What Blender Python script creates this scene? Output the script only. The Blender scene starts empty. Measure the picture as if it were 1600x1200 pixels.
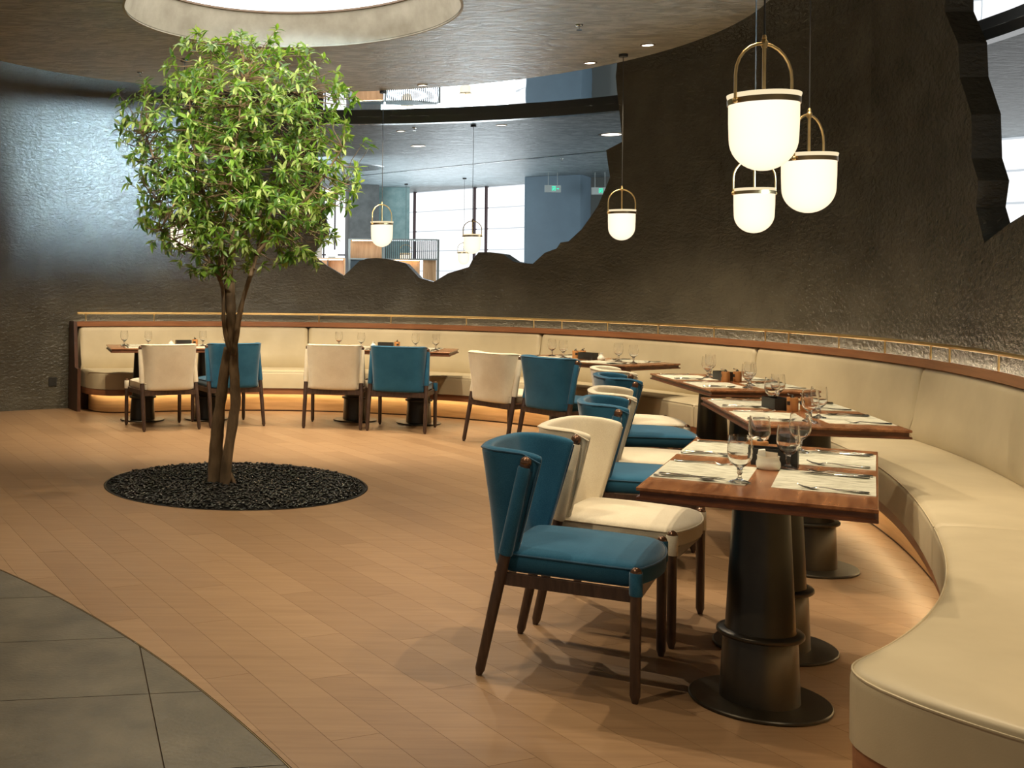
import bpy, bmesh, math, random
from mathutils import Vector, Matrix, Quaternion, noise
from mathutils.geometry import delaunay_2d_cdt
R = math.radians
PI = math.pi
rnd = random.Random(7)
scn = bpy.context.scene
col = scn.collection

# ------------------------------------------------------------------ camera, world, big lights, exposure
cam_d = bpy.data.cameras.new('camera')
cam = bpy.data.objects.new('camera', cam_d)
col.objects.link(cam)
cam_d.sensor_fit = 'HORIZONTAL'
cam_d.sensor_width = 36.0
cam_d.lens = 1746.0 * 36.0 / 1600.0
cam_d.shift_x = 0.2625          # the picture is an off-centre crop of a levelled camera
cam_d.shift_y = -0.0983
cam_d.clip_end = 200
ro = R(0.574)
X = Vector((math.cos(ro), 0, math.sin(ro)))
Yv = Vector((-math.sin(ro), 0, math.cos(ro)))
Zv = Vector((0, -1, 0))
cam.matrix_world = Matrix(((X.x, Yv.x, Zv.x, 0), (X.y, Yv.y, Zv.y, 0), (X.z, Yv.z, Zv.z, 1.40), (0, 0, 0, 1)))
scn.camera = cam

scn.view_settings.view_transform = 'Standard'
scn.view_settings.look = 'None'
scn.view_settings.exposure = 0.22
scn.view_settings.gamma = 1.0
scn.view_settings.use_curve_mapping = False
scn.cycles.max_bounces = 12
scn.cycles.transparent_max_bounces = 16
scn.cycles.transmission_bounces = 12
scn.cycles.sample_clamp_indirect = 4.0
scn.cycles.caustics_reflective = False

wd = bpy.data.worlds.new('world')
scn.world = wd
wd.use_nodes = True
wd.node_tree.nodes['Background'].inputs['Color'].default_value = (1.0, 0.92, 0.79, 1)
wd.node_tree.nodes['Background'].inputs['Strength'].default_value = 0.50

WARM = (1.0, 0.82, 0.57)


def area(name, loc, target, sx, sy, power, color):
    d = bpy.data.lights.new(name, 'AREA')
    d.shape = 'RECTANGLE'
    d.size, d.size_y, d.energy, d.color = sx, sy, power, color
    o = bpy.data.objects.new(name, d)
    o.location = loc
    o.rotation_euler = (Vector(target) - Vector(loc)).to_track_quat('-Z', 'Y').to_euler()
    col.objects.link(o)
    return o


def spot(loc, target, power, angle=75, blend=0.5, radius=0.022, color=WARM):
    d = bpy.data.lights.new('spot_beam', 'SPOT')
    d.energy, d.color, d.spot_size, d.spot_blend, d.shadow_soft_size = power, color, R(angle), blend, radius
    o = bpy.data.objects.new('spot_beam', d)
    o.location = loc
    o.rotation_euler = (Vector(target) - Vector(loc)).to_track_quat('-Z', 'Y').to_euler()
    col.objects.link(o)
    return o


# daylight that comes in through the glazing beyond the right opening of the rock wall
dl = area('daylight_window', (6.9, 1.35, 2.35), (-1.45, 12.45, 2.6), 1.6, 2.2, 55, (0.56, 0.82, 1.0))
dl.data.spread = R(11)          # beam narrowed by hand so it lights only the left rock wall
# added daylight fill in the far room: two before the blinds, the last windowless
area('far_room_daylight_fill', (4.2, 22.4, 1.3), (2.4, 16.0, 2.6), 3.0, 2.4, 130, (0.80, 0.93, 1.0))
area('far_room_daylight_fill', (9.4, 14.6, 2.0), (5.6, 19.6, 2.4), 3.0, 2.6, 170, (0.80, 0.93, 1.0))
area('far_room_daylight_fill', (0.2, 18.2, 2.2), (2.9, 22.8, 2.0), 2.6, 2.4, 150, (0.82, 0.94, 1.0))  # added to brighten the pier and teal wall, no window here
# recessed downlights over the tables and over the floor, plus added fill spots
for x, y, z, tx, ty, p, an in [
    (1.86, 4.10, 3.38, 1.86, 4.10, 118, 88),
    (2.45, 3.95, 3.38, 2.30, 3.95, 72, 88),
    (2.58, 5.70, 3.38, 2.58, 5.70, 122, 88),
    (3.28, 5.92, 3.38, 3.20, 5.95, 80, 66),
    (3.10, 7.75, 3.38, 3.10, 7.75, 122, 88),
    (3.74, 7.75, 3.38, 3.68, 7.75, 75, 60),
    (3.116, 8.66, 3.26, 3.20, 8.80, 150, 88),
    (2.89, 9.37, 3.26, 2.95, 9.70, 200, 88),
    (1.666, 10.50, 3.26, 1.75, 10.9, 200, 88),
    (0.963, 10.71, 3.26, 0.90, 10.9, 200, 88),
    (-0.25, 10.60, 3.26, -0.25, 10.9, 180, 88),
    (-1.20, 10.30, 3.26, -1.25, 10.8, 180, 88),
    (0.35, 4.30, 3.30, 0.35, 4.30, 75, 105),
    (1.50, 7.10, 3.25, 1.50, 7.10, 200, 105),
    (-0.90, 6.00, 3.25, -0.90, 6.00, 120, 105),
    (0.30, 8.60, 3.26, 0.35, 10.9, 150, 80),  # front fill added for the far chair backs, no fixture there
    (-0.70, 8.70, 3.26, -0.60, 10.9, 90, 80),  # second added fill for the far chairs, also without a fixture
    (-0.50, 2.70, 3.36, 0.10, 3.20, 110, 100),  # fill added from the camera side for chair back and foreground
    (-1.90, 8.20, 3.26, -1.90, 8.20, 80, 105),
    (2.30, 2.10, 3.38, 2.20, 2.60, 55, 95),
]:
    spot((x, y, z), (tx, ty, 0), p, an)
# two narrow accents on the tree
spot((0.95, 5.10, 3.22), (0.0, 7.8, 2.25), 430, 36, 0.6, 0.04, (1.0, 0.93, 0.76))
spot((-1.15, 5.60, 3.22), (-0.05, 7.8, 2.25), 300, 40, 0.6, 0.04, (1.0, 0.93, 0.76))

# ------------------------------------------------------------------ materials


class NB:
    """small helper to wire a node material"""

    def __init__(s, name):
        s.m = bpy.data.materials.new(name)
        s.m.use_nodes = True
        s.t = s.m.node_tree
        s.b = s.t.nodes['Principled BSDF']
        s.out = s.t.nodes['Material Output']

    def n(s, kind, **kw):
        x = s.t.nodes.new(kind)
        for k, v in kw.items():
            if k in x.inputs:
                x.inputs[k].default_value = v
            else:
                setattr(x, k, v)
        return x

    def l(s, a, b):
        s.t.links.new(a, b)

    def coord(s, scale=(1, 1, 1), rot=(0, 0, 0), kind='Object'):
        c = s.n('ShaderNodeTexCoord')
        mp = s.n('ShaderNodeMapping')
        mp.inputs['Scale'].default_value = scale
        mp.inputs['Rotation'].default_value = rot
        s.l(c.outputs[kind], mp.inputs['Vector'])
        return mp.outputs['Vector']

    def ramp(s, fac, stops):
        r = s.n('ShaderNodeValToRGB')
        e = r.color_ramp.elements
        while len(e) < len(stops):
            e.new(0.5)
        for k, (p, c) in enumerate(stops):
            e[k].position = p
            e[k].color = (*c, 1)
        s.l(fac, r.inputs['Fac'])
        return r.outputs['Color']

    def bump(s, h, strength, dist=0.01):
        b = s.n('ShaderNodeBump')
        b.inputs['Strength'].default_value = strength
        b.inputs['Distance'].default_value = dist
        s.l(h, b.inputs['Height'])
        s.l(b.outputs['Normal'], s.b.inputs['Normal'])
        return b


def plain(name, c, rough=0.5, metal=0.0, spec=0.5, sheen=0.0):
    k = NB(name)
    k.b.inputs['Base Color'].default_value = (*c, 1)
    k.b.inputs['Roughness'].default_value = rough
    k.b.inputs['Metallic'].default_value = metal
    k.b.inputs['Specular IOR Level'].default_value = spec
    if sheen:
        k.b.inputs['Sheen Weight'].default_value = sheen
        k.b.inputs['Sheen Roughness'].default_value = 0.4
    return k


def noisy(name, c1, c2, scale, rough=0.5, stretch=(1, 1, 1), rot=(0, 0, 0), bump=0.0, bdist=0.005, metal=0.0, detail=5, spec=0.5, sheen=0.0, lo=0.35, hi=0.65):
    k = plain(name, c1, rough, metal, spec, sheen)
    v = k.coord(tuple(scale * q for q in stretch), rot)
    nz = k.n('ShaderNodeTexNoise', Scale=1.0, Detail=detail, Roughness=0.6)
    k.l(v, nz.inputs['Vector'])
    k.l(k.ramp(nz.outputs['Fac'], [(lo, c1), (hi, c2)]), k.b.inputs['Base Color'])
    if bump:
        k.bump(nz.outputs['Fac'], bump, bdist)
    return k


def fabric(name, c1, c2):
    k = plain(name, c1, 0.9, 0, 0.2, 0.35)
    v = k.coord((1, 1, 1))
    a = k.n('ShaderNodeTexNoise', Scale=420.0, Detail=2.0)
    k.l(v, a.inputs['Vector'])
    b = k.n('ShaderNodeTexNoise', Scale=9.0, Detail=3.0)
    k.l(v, b.inputs['Vector'])
    mx = k.n('ShaderNodeMath', operation='MULTIPLY_ADD')
    mx.inputs[1].default_value = 0.35
    k.l(b.outputs['Fac'], mx.inputs[0])
    sc = k.n('ShaderNodeMath', operation='MULTIPLY')
    sc.inputs[1].default_value = 0.65
    k.l(a.outputs['Fac'], sc.inputs[0])
    k.l(sc.outputs[0], mx.inputs[2])
    k.l(k.ramp(mx.outputs[0], [(0.36, c1), (0.64, c2)]), k.b.inputs['Base Color'])
    k.bump(a.outputs['Fac'], 0.35, 0.002)
    return k.m


def emit(name, c, s):
    k = NB(name)
    e = k.n('ShaderNodeEmission')
    e.inputs['Color'].default_value = (*c, 1)
    e.inputs['Strength'].default_value = s
    k.l(e.outputs[0], k.out.inputs['Surface'])
    return k.m


M = {}
# wood floor: grain runs along the planks (112.5 degrees in plan), every plank a little different
k = plain('oak_plank', (0.4, 0.22, 0.1), 0.42, 0, 0.45)
v = k.coord((2.2, 34, 34), (0, 0, R(-112.5)))
nz = k.n('ShaderNodeTexNoise', Scale=1.0, Detail=7.0, Roughness=0.62, Distortion=0.6)
k.l(v, nz.inputs['Vector'])
oi = k.n('ShaderNodeObjectInfo')
base = k.ramp(oi.outputs['Random'], [(0.0, (0.272, 0.163, 0.084)), (0.5, (0.296, 0.180, 0.094)), (1.0, (0.324, 0.200, 0.106))])
grain = k.ramp(nz.outputs['Fac'], [(0.30, (0.84, 0.81, 0.78)), (0.62, (1.03, 1.03, 1.03))])
mx = k.n('ShaderNodeMix', data_type='RGBA', blend_type='MULTIPLY')
mx.inputs[0].default_value = 1.0
k.l(base, mx.inputs[6])
k.l(grain, mx.inputs[7])
k.l(mx.outputs[2], k.b.inputs['Base Color'])
k.bump(nz.outputs['Fac'], 0.18, 0.002)
M['plank'] = k.m
M['plank_edge'] = plain('plank_joint', (0.10, 0.06, 0.035), 0.8).m
k = noisy('slate_tile', (0.088, 0.074, 0.050), (0.150, 0.126, 0.086), 4, 0.42, detail=8, bump=0.0)
v = k.coord((60, 60, 60))
nz = k.n('ShaderNodeTexNoise', Scale=1.0, Detail=5.0)
k.l(v, nz.inputs['Vector'])
k.bump(nz.outputs['Fac'], 0.35, 0.004)
M['tile'] = k.m
# rock wall
k = plain('carved_rock', (0.03, 0.027, 0.022), 0.25, 0, 0.6)
v = k.coord((1, 1, 1))
n1 = k.n('ShaderNodeTexNoise', Scale=38.0, Detail=5.0, Roughness=0.58, Distortion=0.3)
k.l(k.coord((0.55, 0.55, 1.0)), n1.inputs['Vector'])
n2 = k.n('ShaderNodeTexNoise', Scale=3.0, Detail=4.0)
k.l(v, n2.inputs['Vector'])
k.l(k.ramp(n2.outputs['Fac'], [(0.3, (0.056, 0.050, 0.034)), (0.7, (0.082, 0.073, 0.051))]), k.b.inputs['Base Color'])
k.bump(n1.outputs['Fac'], 1.0, 0.012)
M['rock'] = k.m
# plastered ceilings
def plaster(name, c1, c2, rough):
    k = plain(name, c1, rough, 0, 0.5)
    v = k.coord((2.0, 5.0, 1))
    n1 = k.n('ShaderNodeTexNoise', Scale=2.2, Detail=5.0, Roughness=0.58, Distortion=1.4)
    k.l(v, n1.inputs['Vector'])
    k.l(k.ramp(n1.outputs['Fac'], [(0.42, c1), (0.60, c2)]), k.b.inputs['Base Color'])
    k.bump(n1.outputs['Fac'], 0.5, 0.035)
    rr = k.n('ShaderNodeMapRange')
    rr.inputs[3].default_value = rough - 0.12
    rr.inputs[4].default_value = rough + 0.15
    k.l(n1.outputs['Fac'], rr.inputs[0])
    k.l(rr.outputs[0], k.b.inputs['Roughness'])
    return k.m


M['ceil'] = plaster('polished_plaster', (0.225, 0.222, 0.185), (0.40, 0.395, 0.34), 0.36)
M['ceil_far'] = plaster('grey_blue_plaster', (0.15, 0.19, 0.205), (0.36, 0.42, 0.44), 0.45)
k = plain('stretch_mirror', (0.86, 0.88, 0.9), 0.015, 1.0)
n1 = k.n('ShaderNodeTexNoise', Scale=1.3, Detail=1.0)
k.l(k.coord((1, 1, 1)), n1.inputs['Vector'])
k.bump(n1.outputs['Fac'], 0.05, 0.05)
M['mirror'] = k.m
M['recess'] = noisy('beige_plaster', (0.30, 0.26, 0.195), (0.46, 0.41, 0.325), 5, 0.7, detail=9, lo=0.3, hi=0.7).m
M['rim'] = plain('rim_trim', (0.16, 0.10, 0.06), 0.5).m
M['fascia'] = plain('fascia_paint', (0.11, 0.125, 0.125), 0.25).m
M['brass'] = noisy('brushed_brass', (0.66, 0.46, 0.20), (0.74, 0.54, 0.25), 14, 0.40, metal=1.0).m
M['bronze'] = plain('antique_brass', (0.34, 0.24, 0.12), 0.35, 1.0).m
M['cord'] = plain('cord_black', (0.03, 0.03, 0.028), 0.5).m
M['dark_metal'] = noisy('dark_bronze', (0.030, 0.024, 0.016), (0.045, 0.036, 0.022), 6, 0.34, metal=0.55, spec=0.6).m
M['walnut'] = noisy('walnut_leg', (0.038, 0.021, 0.015), (0.080, 0.046, 0.032), 9, 0.36, (6, 6, 1), detail=6).m
M['cap'] = plain('bronze_cap', (0.16, 0.085, 0.05), 0.22, 0.55).m
k = noisy('mahogany_top', (0.17, 0.062, 0.024), (0.40, 0.175, 0.072), 4, 0.22, (7, 0.6, 7), detail=8, spec=0.6)
M['table'] = k.m
M['table_edge'] = noisy('mahogany_edge', (0.10, 0.034, 0.014), (0.17, 0.06, 0.025), 6, 0.35, (2, 2, 9), detail=6).m
M['trim'] = noisy('redwood_trim', (0.25, 0.098, 0.042), (0.33, 0.14, 0.062), 3, 0.38, (1, 1, 14), detail=6).m
M['plinth'] = noisy('oak_plinth', (0.50, 0.30, 0.135), (0.64, 0.40, 0.20), 2.5, 0.4, (1, 1, 16), detail=7).m
M['darkwood'] = noisy('dark_panel', (0.055, 0.022, 0.012), (0.085, 0.035, 0.018), 3, 0.4, (6, 6, 1)).m
k = noisy('sand_leather', (0.52, 0.435, 0.285), (0.58, 0.49, 0.325), 3.0, 0.46, detail=3, spec=0.4)
n1 = k.n('ShaderNodeTexNoise', Scale=240.0, Detail=3.0)
k.l(k.coord((1, 1, 1)), n1.inputs['Vector'])
k.bump(n1.outputs['Fac'], 0.12, 0.002)
M['leather'] = k.m
M['teal'] = fabric('teal_wool', (0.012, 0.078, 0.150), (0.028, 0.125, 0.215))
M['cream'] = fabric('cream_wool', (0.62, 0.54, 0.40), (0.76, 0.69, 0.54))
M['teal_pipe'] = plain('teal_piping', (0.010, 0.065, 0.125), 0.8, sheen=0.3).m
M['cream_pipe'] = plain('cream_piping', (0.56, 0.49, 0.36), 0.8, sheen=0.3).m
# placemats: woven strips
k = plain('woven_vinyl', (0.6, 0.58, 0.46), 0.55)
v = k.coord((14, 120, 1))
n1 = k.n('ShaderNodeTexNoise', Scale=1.0, Detail=3.0)
k.l(v, n1.inputs['Vector'])
k.l(k.ramp(n1.outputs['Fac'], [(0.34, (0.24, 0.23, 0.14)), (0.52, (0.70, 0.68, 0.55))]), k.b.inputs['Base Color'])
k.bump(n1.outputs['Fac'], 0.3, 0.002)
M['mat'] = k.m
M['steel'] = plain('polished_steel', (0.62, 0.60, 0.56), 0.14, 1.0).m
M['mill'] = noisy('beech_mill', (0.36, 0.15, 0.045), (0.46, 0.21, 0.07), 30, 0.38, (1, 1, 0.1)).m
M['black'] = plain('black_leatherette', (0.018, 0.018, 0.016), 0.45).m
M['porcelain'] = plain('porcelain', (0.72, 0.68, 0.58), 0.2).m
M['paper'] = plain('paper', (0.75, 0.72, 0.64), 0.8).m
M['paper2'] = plain('sachet_buff', (0.60, 0.49, 0.36), 0.7).m
k = NB('clear_glass')
gl = k.n('ShaderNodeBsdfGlass')
gl.inputs['IOR'].default_value = 1.48
gl.inputs['Roughness'].default_value = 0.0
gl.inputs['Color'].default_value = (1, 1, 1, 1)
tp = k.n('ShaderNodeBsdfTransparent')
mg = k.n('ShaderNodeMixShader')
mg.inputs[0].default_value = 1.0
k.l(tp.outputs[0], mg.inputs[1])
k.l(gl.outputs[0], mg.inputs[2])
k.l(mg.outputs[0], k.out.inputs['Surface'])
M['glass'] = k.m
k = NB('opal_glass')
e = k.n('ShaderNodeEmission')
lw = k.n('ShaderNodeLayerWeight')
lw.inputs['Blend'].default_value = 0.35
k.l(k.ramp(lw.outputs['Facing'], [(0.0, (1.0, 0.90, 0.74)), (0.8, (1.0, 0.80, 0.52))]), e.inputs['Color'])
e.inputs['Strength'].default_value = 1.12
k.l(e.outputs[0], k.out.inputs['Surface'])
M['opal'] = k.m
M['opal_rim'] = emit('opal_rim', (1.0, 0.82, 0.52), 0.85)
M['led'] = emit('led_warm', (1.0, 0.78, 0.42), 20.0)
M['led_wall'] = emit('led_wall', (1.0, 0.82, 0.56), 20.0)
M['sky'] = emit('skylight_diffuser', (1.0, 0.97, 0.90), 3.2)
M['lamp'] = emit('downlight_glow', (1.0, 0.92, 0.78), 4.0)
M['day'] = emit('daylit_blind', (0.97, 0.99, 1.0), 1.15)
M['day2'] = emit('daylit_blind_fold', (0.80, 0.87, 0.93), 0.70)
M['mullion'] = plain('window_mullion', (0.045, 0.012, 0.016), 0.5).m
M['teal_wall'] = noisy('teal_plaster', (0.22, 0.36, 0.36), (0.36, 0.50, 0.49), 6, 0.7, detail=8).m
M['grey_wall'] = noisy('grey_plaster', (0.10, 0.105, 0.10), (0.16, 0.165, 0.16), 5, 0.6).m
M['blue_wall'] = noisy('slate_blue_paint', (0.15, 0.205, 0.25), (0.17, 0.235, 0.285), 2, 0.6).m
M['taupe_wall'] = plain('taupe_paint', (0.20, 0.20, 0.18), 0.6).m
M['grey_metal'] = plain('grey_metal', (0.28, 0.29, 0.27), 0.4, 0.5).m
M['amber_wood'] = noisy('shelf_wood', (0.42, 0.22, 0.10), (0.55, 0.32, 0.16), 3, 0.5, (10, 10, 1)).m
M['amber_glow'] = emit('shelf_lamp', (1.0, 0.66, 0.34), 14.0)
M['slat'] = plain('slat_black', (0.02, 0.022, 0.022), 0.5).m
M['sign_body'] = plain('sign_grey', (0.45, 0.47, 0.44), 0.5).m
M['sign_green'] = emit('exit_green', (0.02, 0.85, 0.50), 1.3)
M['pebble'] = noisy('black_pebble', (0.006, 0.006, 0.005), (0.020, 0.019, 0.016), 18, 0.14, spec=0.8).m
M['bed'] = plain('bed_soil', (0.006, 0.006, 0.005), 0.8).m
M['steel_edge'] = plain('bed_edge', (0.02, 0.018, 0.015), 0.4, 0.6).m
k = noisy('bark', (0.085, 0.052, 0.024), (0.190, 0.122, 0.062), 16, 0.75, (1, 1, 0.35), detail=8, bump=0.6, bdist=0.01)
M['bark'] = k.m
def leafmat(name, c, tr):
    k = NB(name)
    k.b.inputs['Base Color'].default_value = (*c, 1)
    k.b.inputs['Roughness'].default_value = 0.34
    t = k.n('ShaderNodeBsdfTranslucent')
    t.inputs['Color'].default_value = (*tr, 1)
    m = k.n('ShaderNodeMixShader')
    m.inputs[0].default_value = 0.38
    k.l(k.b.outputs[0], m.inputs[1])
    k.l(t.outputs[0], m.inputs[2])
    k.l(m.outputs[0], k.out.inputs['Surface'])
    return k.m


M['leaf'] = [leafmat('leaf_mid', (0.155, 0.275, 0.034), (0.30, 0.50, 0.035)),
             leafmat('leaf_light', (0.36, 0.44, 0.14), (0.46, 0.62, 0.08)),
             leafmat('leaf_dark', (0.055, 0.125, 0.018), (0.13, 0.28, 0.015))]

# ------------------------------------------------------------------ geometry helpers


def link(name, me, m=None, parent=None):
    o = bpy.data.objects.new(name, me)
    col.objects.link(o)
    if m is not None and not me.materials:
        me.materials.append(m)
    if parent is not None:
        o.parent = parent
    return o


def build(name, vf, m, parent=None, smooth=True, angle=40):
    me = bpy.data.meshes.new(name)
    me.from_pydata([tuple(q) for q in vf[0]], [], vf[1])
    me.update()
    if smooth:
        me.polygons.foreach_set('use_smooth', [True] * len(me.polygons))
        try:
            me.set_sharp_from_angle(angle=R(angle))
        except Exception:
            pass
    return link(name, me, m, parent)


def frombm(name, bm, m, parent=None, smooth=True, angle=40):
    bmesh.ops.recalc_face_normals(bm, faces=bm.faces)
    me = bpy.data.meshes.new(name)
    bm.to_mesh(me)
    bm.free()
    if smooth:
        me.polygons.foreach_set('use_smooth', [True] * len(me.polygons))
        me.set_sharp_from_angle(angle=R(angle))
    return link(name, me, m, parent)


def cat(*vfs):
    V, Fc = [], []
    for v, f in vfs:
        o = len(V)
        V += list(v)
        Fc += [tuple(i + o for i in q) for q in f]
    return V, Fc


def xf(vf, mtx):
    return [mtx @ Vector(p) for p in vf[0]], vf[1]


def boxvf(x0, x1, y0, y1, z0, z1):
    v = [(x0, y0, z0), (x1, y0, z0), (x1, y1, z0), (x0, y1, z0), (x0, y0, z1), (x1, y0, z1), (x1, y1, z1), (x0, y1, z1)]
    f = [(3, 2, 1, 0), (4, 5, 6, 7), (0, 1, 5, 4), (1, 2, 6, 5), (2, 3, 7, 6), (3, 0, 4, 7)]
    return v, f


def lathe(prof, n=32, c=(0, 0, 0), closed=False):
    """prof: (radius, z) from bottom to top; radius 0 makes a pole"""
    V, Fc, rings = [], [], []
    for r, z in prof:
        if r <= 1e-6:
            rings.append([len(V)])
            V.append((c[0], c[1], c[2] + z))
        else:
            rings.append(list(range(len(V), len(V) + n)))
            for i in range(n):
                a = 2 * PI * i / n
                V.append((c[0] + r * math.cos(a), c[1] + r * math.sin(a), c[2] + z))
    prs = list(zip(rings, rings[1:]))
    if closed:
        prs.append((rings[-1], rings[0]))
    for a, b in prs:
        for i in range(n):
            j = (i + 1) % n
            if len(a) == 1 and len(b) == 1:
                continue
            if len(a) == 1:
                Fc.append((a[0], b[j], b[i]))
            elif len(b) == 1:
                Fc.append((a[i], a[j], b[0]))
            else:
                Fc.append((a[i], a[j], b[j], b[i]))
    return V, Fc


def tube(pts, rad, n=8, caps=True):
    pts = [Vector(p) for p in pts]
    rad = rad if isinstance(rad, (list, tuple)) else [rad] * len(pts)
    V, Fc = [], []
    t0 = (pts[1] - pts[0]).normalized()
    up = Vector((0, 0, 1)) if abs(t0.z) < 0.9 else Vector((1, 0, 0))
    nrm = t0.cross(up).normalized()
    for i, p in enumerate(pts):
        t = (pts[min(i + 1, len(pts) - 1)] - pts[max(i - 1, 0)]).normalized()
        nrm = (nrm - t * nrm.dot(t)).normalized()
        b = t.cross(nrm)
        for q in range(n):
            a = 2 * PI * q / n
            V.append(p + (nrm * math.cos(a) + b * math.sin(a)) * rad[i])
    for i in range(len(pts) - 1):
        for q in range(n):
            w = (q + 1) % n
            Fc.append((i * n + q, i * n + w, (i + 1) * n + w, (i + 1) * n + q))
    if caps:
        Fc.append(tuple(range(n - 1, -1, -1)))
        Fc.append(tuple(range((len(pts) - 1) * n, len(pts) * n)))
    return V, Fc


def sphere(c, r, nu=12, nv=8, half=False):
    prof = []
    a0 = 0 if half else -PI / 2
    for i in range(nv + 1):
        a = a0 + (PI / 2 - a0) * i / nv
        prof.append((r * math.cos(a) if i not in ((nv,) if half else (0, nv)) else (0 if i == nv or not half else r), r * math.sin(a)))
    return lathe(prof, nu, c)


def loft(rings, cap0=True, cap1=True):
    V, Fc = [], []
    n = len(rings[0])
    for r in rings:
        V += [tuple(p) for p in r]
    for i in range(len(rings) - 1):
        for q in range(n):
            w = (q + 1) % n
            Fc.append((i * n + q, i * n + w, (i + 1) * n + w, (i + 1) * n + q))
    if cap0:
        Fc.append(tuple(range(n - 1, -1, -1)))
    if cap1:
        Fc.append(tuple(range((len(rings) - 1) * n, len(rings) * n)))
    return V, Fc


def tag(o, label, cate, group=None, kind=None):
    o['label'] = label
    o['category'] = cate
    if group:
        o['group'] = group
    if kind:
        o['kind'] = kind
    return o


def thing(name, label, cate, loc=(0, 0, 0), rz=0.0, group=None):
    o = bpy.data.objects.new(name, None)
    o.empty_display_size = 0.1
    col.objects.link(o)
    o.location = loc
    o.rotation_euler = (0, 0, rz)
    return tag(o, label, cate, group)


def copy_tree(o, parent=None):
    kids = list(o.children)
    c = o.copy()
    col.objects.link(c)
    if parent is not None:
        c.parent = parent
    for ch in kids:
        copy_tree(ch, c)
    return c


def struct(o, label, cate):
    o['kind'] = 'structure'
    o['label'] = label
    o['category'] = cate
    return o


# ------------------------------------------------------------------ plan curve of the bench (seat / back line), polar about C
CX, CYP = 0.0, 8.05
JT = [(-80, 6.2), (-74, 5.99), (-70, 5.86), (-66, 5.72), (-62, 5.52), (-56, 5.25), (-50, 4.99), (-45, 4.83), (-40, 4.70), (-36, 4.61), (-31, 4.52),
      (-26, 4.45), (-19, 4.39), (-12, 4.34), (-3, 4.32), (8, 4.34), (20, 4.39), (30, 4.46), (40, 4.57), (50, 4.69), (60, 4.72), (69, 4.71), (80, 4.69),
      (88, 4.64), (97, 4.55), (104, 4.50), (112, 4.48), (125, 4.47), (150, 4.47), (200, 4.45)]


def _lin(a):
    if a <= JT[0][0]:
        return JT[0][1]
    for (a0, r0), (a1, r1) in zip(JT, JT[1:]):
        if a <= a1:
            return r0 + (r1 - r0) * (a - a0) / (a1 - a0)
    return JT[-1][1]


_w = [math.exp(-0.5 * (i / 5.0) ** 2) for i in range(-12, 13)]
_ws = sum(_w)
JR = {}


def jr(a):
    q = round(a * 4)
    if q not in JR:
        JR[q] = sum(w * _lin(q / 4 + i) for w, i in zip(_w, range(-12, 13))) / _ws
    return JR[q]


def jpt(a):
    f = math.floor(a * 4) / 4
    t = (a - f) * 4
    r = jr(f) * (1 - t) + jr(f + 0.25) * t
    return Vector((CX + r * math.cos(R(a)), CYP + r * math.sin(R(a))))


def off(a, o):
    """point of the bench curve at polar angle a, moved o metres outwards along its normal"""
    p = jpt(a)
    t = (jpt(a + 0.5) - jpt(a - 0.5)).normalized()
    return p + Vector((t.y, -t.x)) * o


def arc_len(a0, a1, n=60):
    s, p = 0, jpt(a0)
    for i in range(1, n + 1):
        q = jpt(a0 + (a1 - a0) * i / n)
        s += (q - p).length
        p = q
    return s


# ------------------------------------------------------------------ STRUCTURE: floor
fl = build('floor', ([(-30, -12, -0.012), (30, -12, -0.012), (30, 40, -0.012), (-30, 40, -0.012)], [(0, 1, 2, 3)]), M['plank_edge'], None, False)
struct(fl, 'floor of oak planks with a dark stone inset and brass strip', 'floor')
A_C, A_R = Vector((-7.68, 0.012)), 8.465      # dark stone inset: edge circle
B_C, B_R = Vector((-0.037, 7.795)), 0.912     # planting bed


def in_rect(p, q):
    return all((q[(i + 1) % 4] - q[i]).cross(p - q[i]) >= -1e-9 for i in range(4))


def flat_piece(rect, circles, z, depth, inset=0.0008, inside=None):
    """rect (4 ccw 2D points) minus circles (or only inside the circle given): prism with its top at z"""
    pts = [Vector(p) for p in rect]
    edges = [(0, 1), (1, 2), (2, 3), (3, 0)]
    mid = sum(pts, Vector((0, 0))) / 4
    rad = max((p - mid).length for p in pts)
    near = False
    for c, r in circles + ([inside] if inside else []):
        if abs((mid - c).length - r) > rad + 0.05:
            continue
        near = True
        a0 = math.atan2(mid.y - c.y, mid.x - c.x)
        da = min(PI, (rad + 0.1) / r * 1.3)
        nseg = max(8, int(da * 2 * r / 0.035))
        st = len(pts)
        for i in range(nseg + 1):
            a = a0 - da + 2 * da * i / nseg
            pts.append(Vector((c.x + r * math.cos(a), c.y + r * math.sin(a))))
        edges += [(st + i, st + i + 1) for i in range(nseg)]
    def ok(p):
        return in_rect(p, rect) and all((p - c).length > r - 1e-6 for c, r in circles) and (not inside or (p - inside[0]).length < inside[1] + 1e-6)
    if not near:
        if not ok(mid):
            return None
        tris = [(0, 1, 2, 3)]
        vs = pts
    else:
        vs, _, fs, *_r = delaunay_2d_cdt(pts, edges, [], 0, 1e-5)
        tris = [tuple(f) for f in fs if ok(sum((vs[i] for i in f), Vector((0, 0))) / len(f))]
        if not tris:
            return None
    used = sorted({i for t in tris for i in t})
    mp = {i: j for j, i in enumerate(used)}
    V = [(vs[i].x, vs[i].y, z) for i in used]
    T = [tuple(mp[i] for i in t) for t in tris]
    cnt = {}
    for t in T:
        for i in range(len(t)):
            a, b = t[i], t[(i + 1) % len(t)]
            cnt[(a, b)] = cnt.get((a, b), 0) + 1
    bd = [(a, b) for a, b in cnt if (b, a) not in cnt]
    n = len(V)
    V += [(x, y, z - depth) for x, y, _ in V]
    T += [(b, a, a + n, b + n) for a, b in bd]
    return V, T


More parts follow.
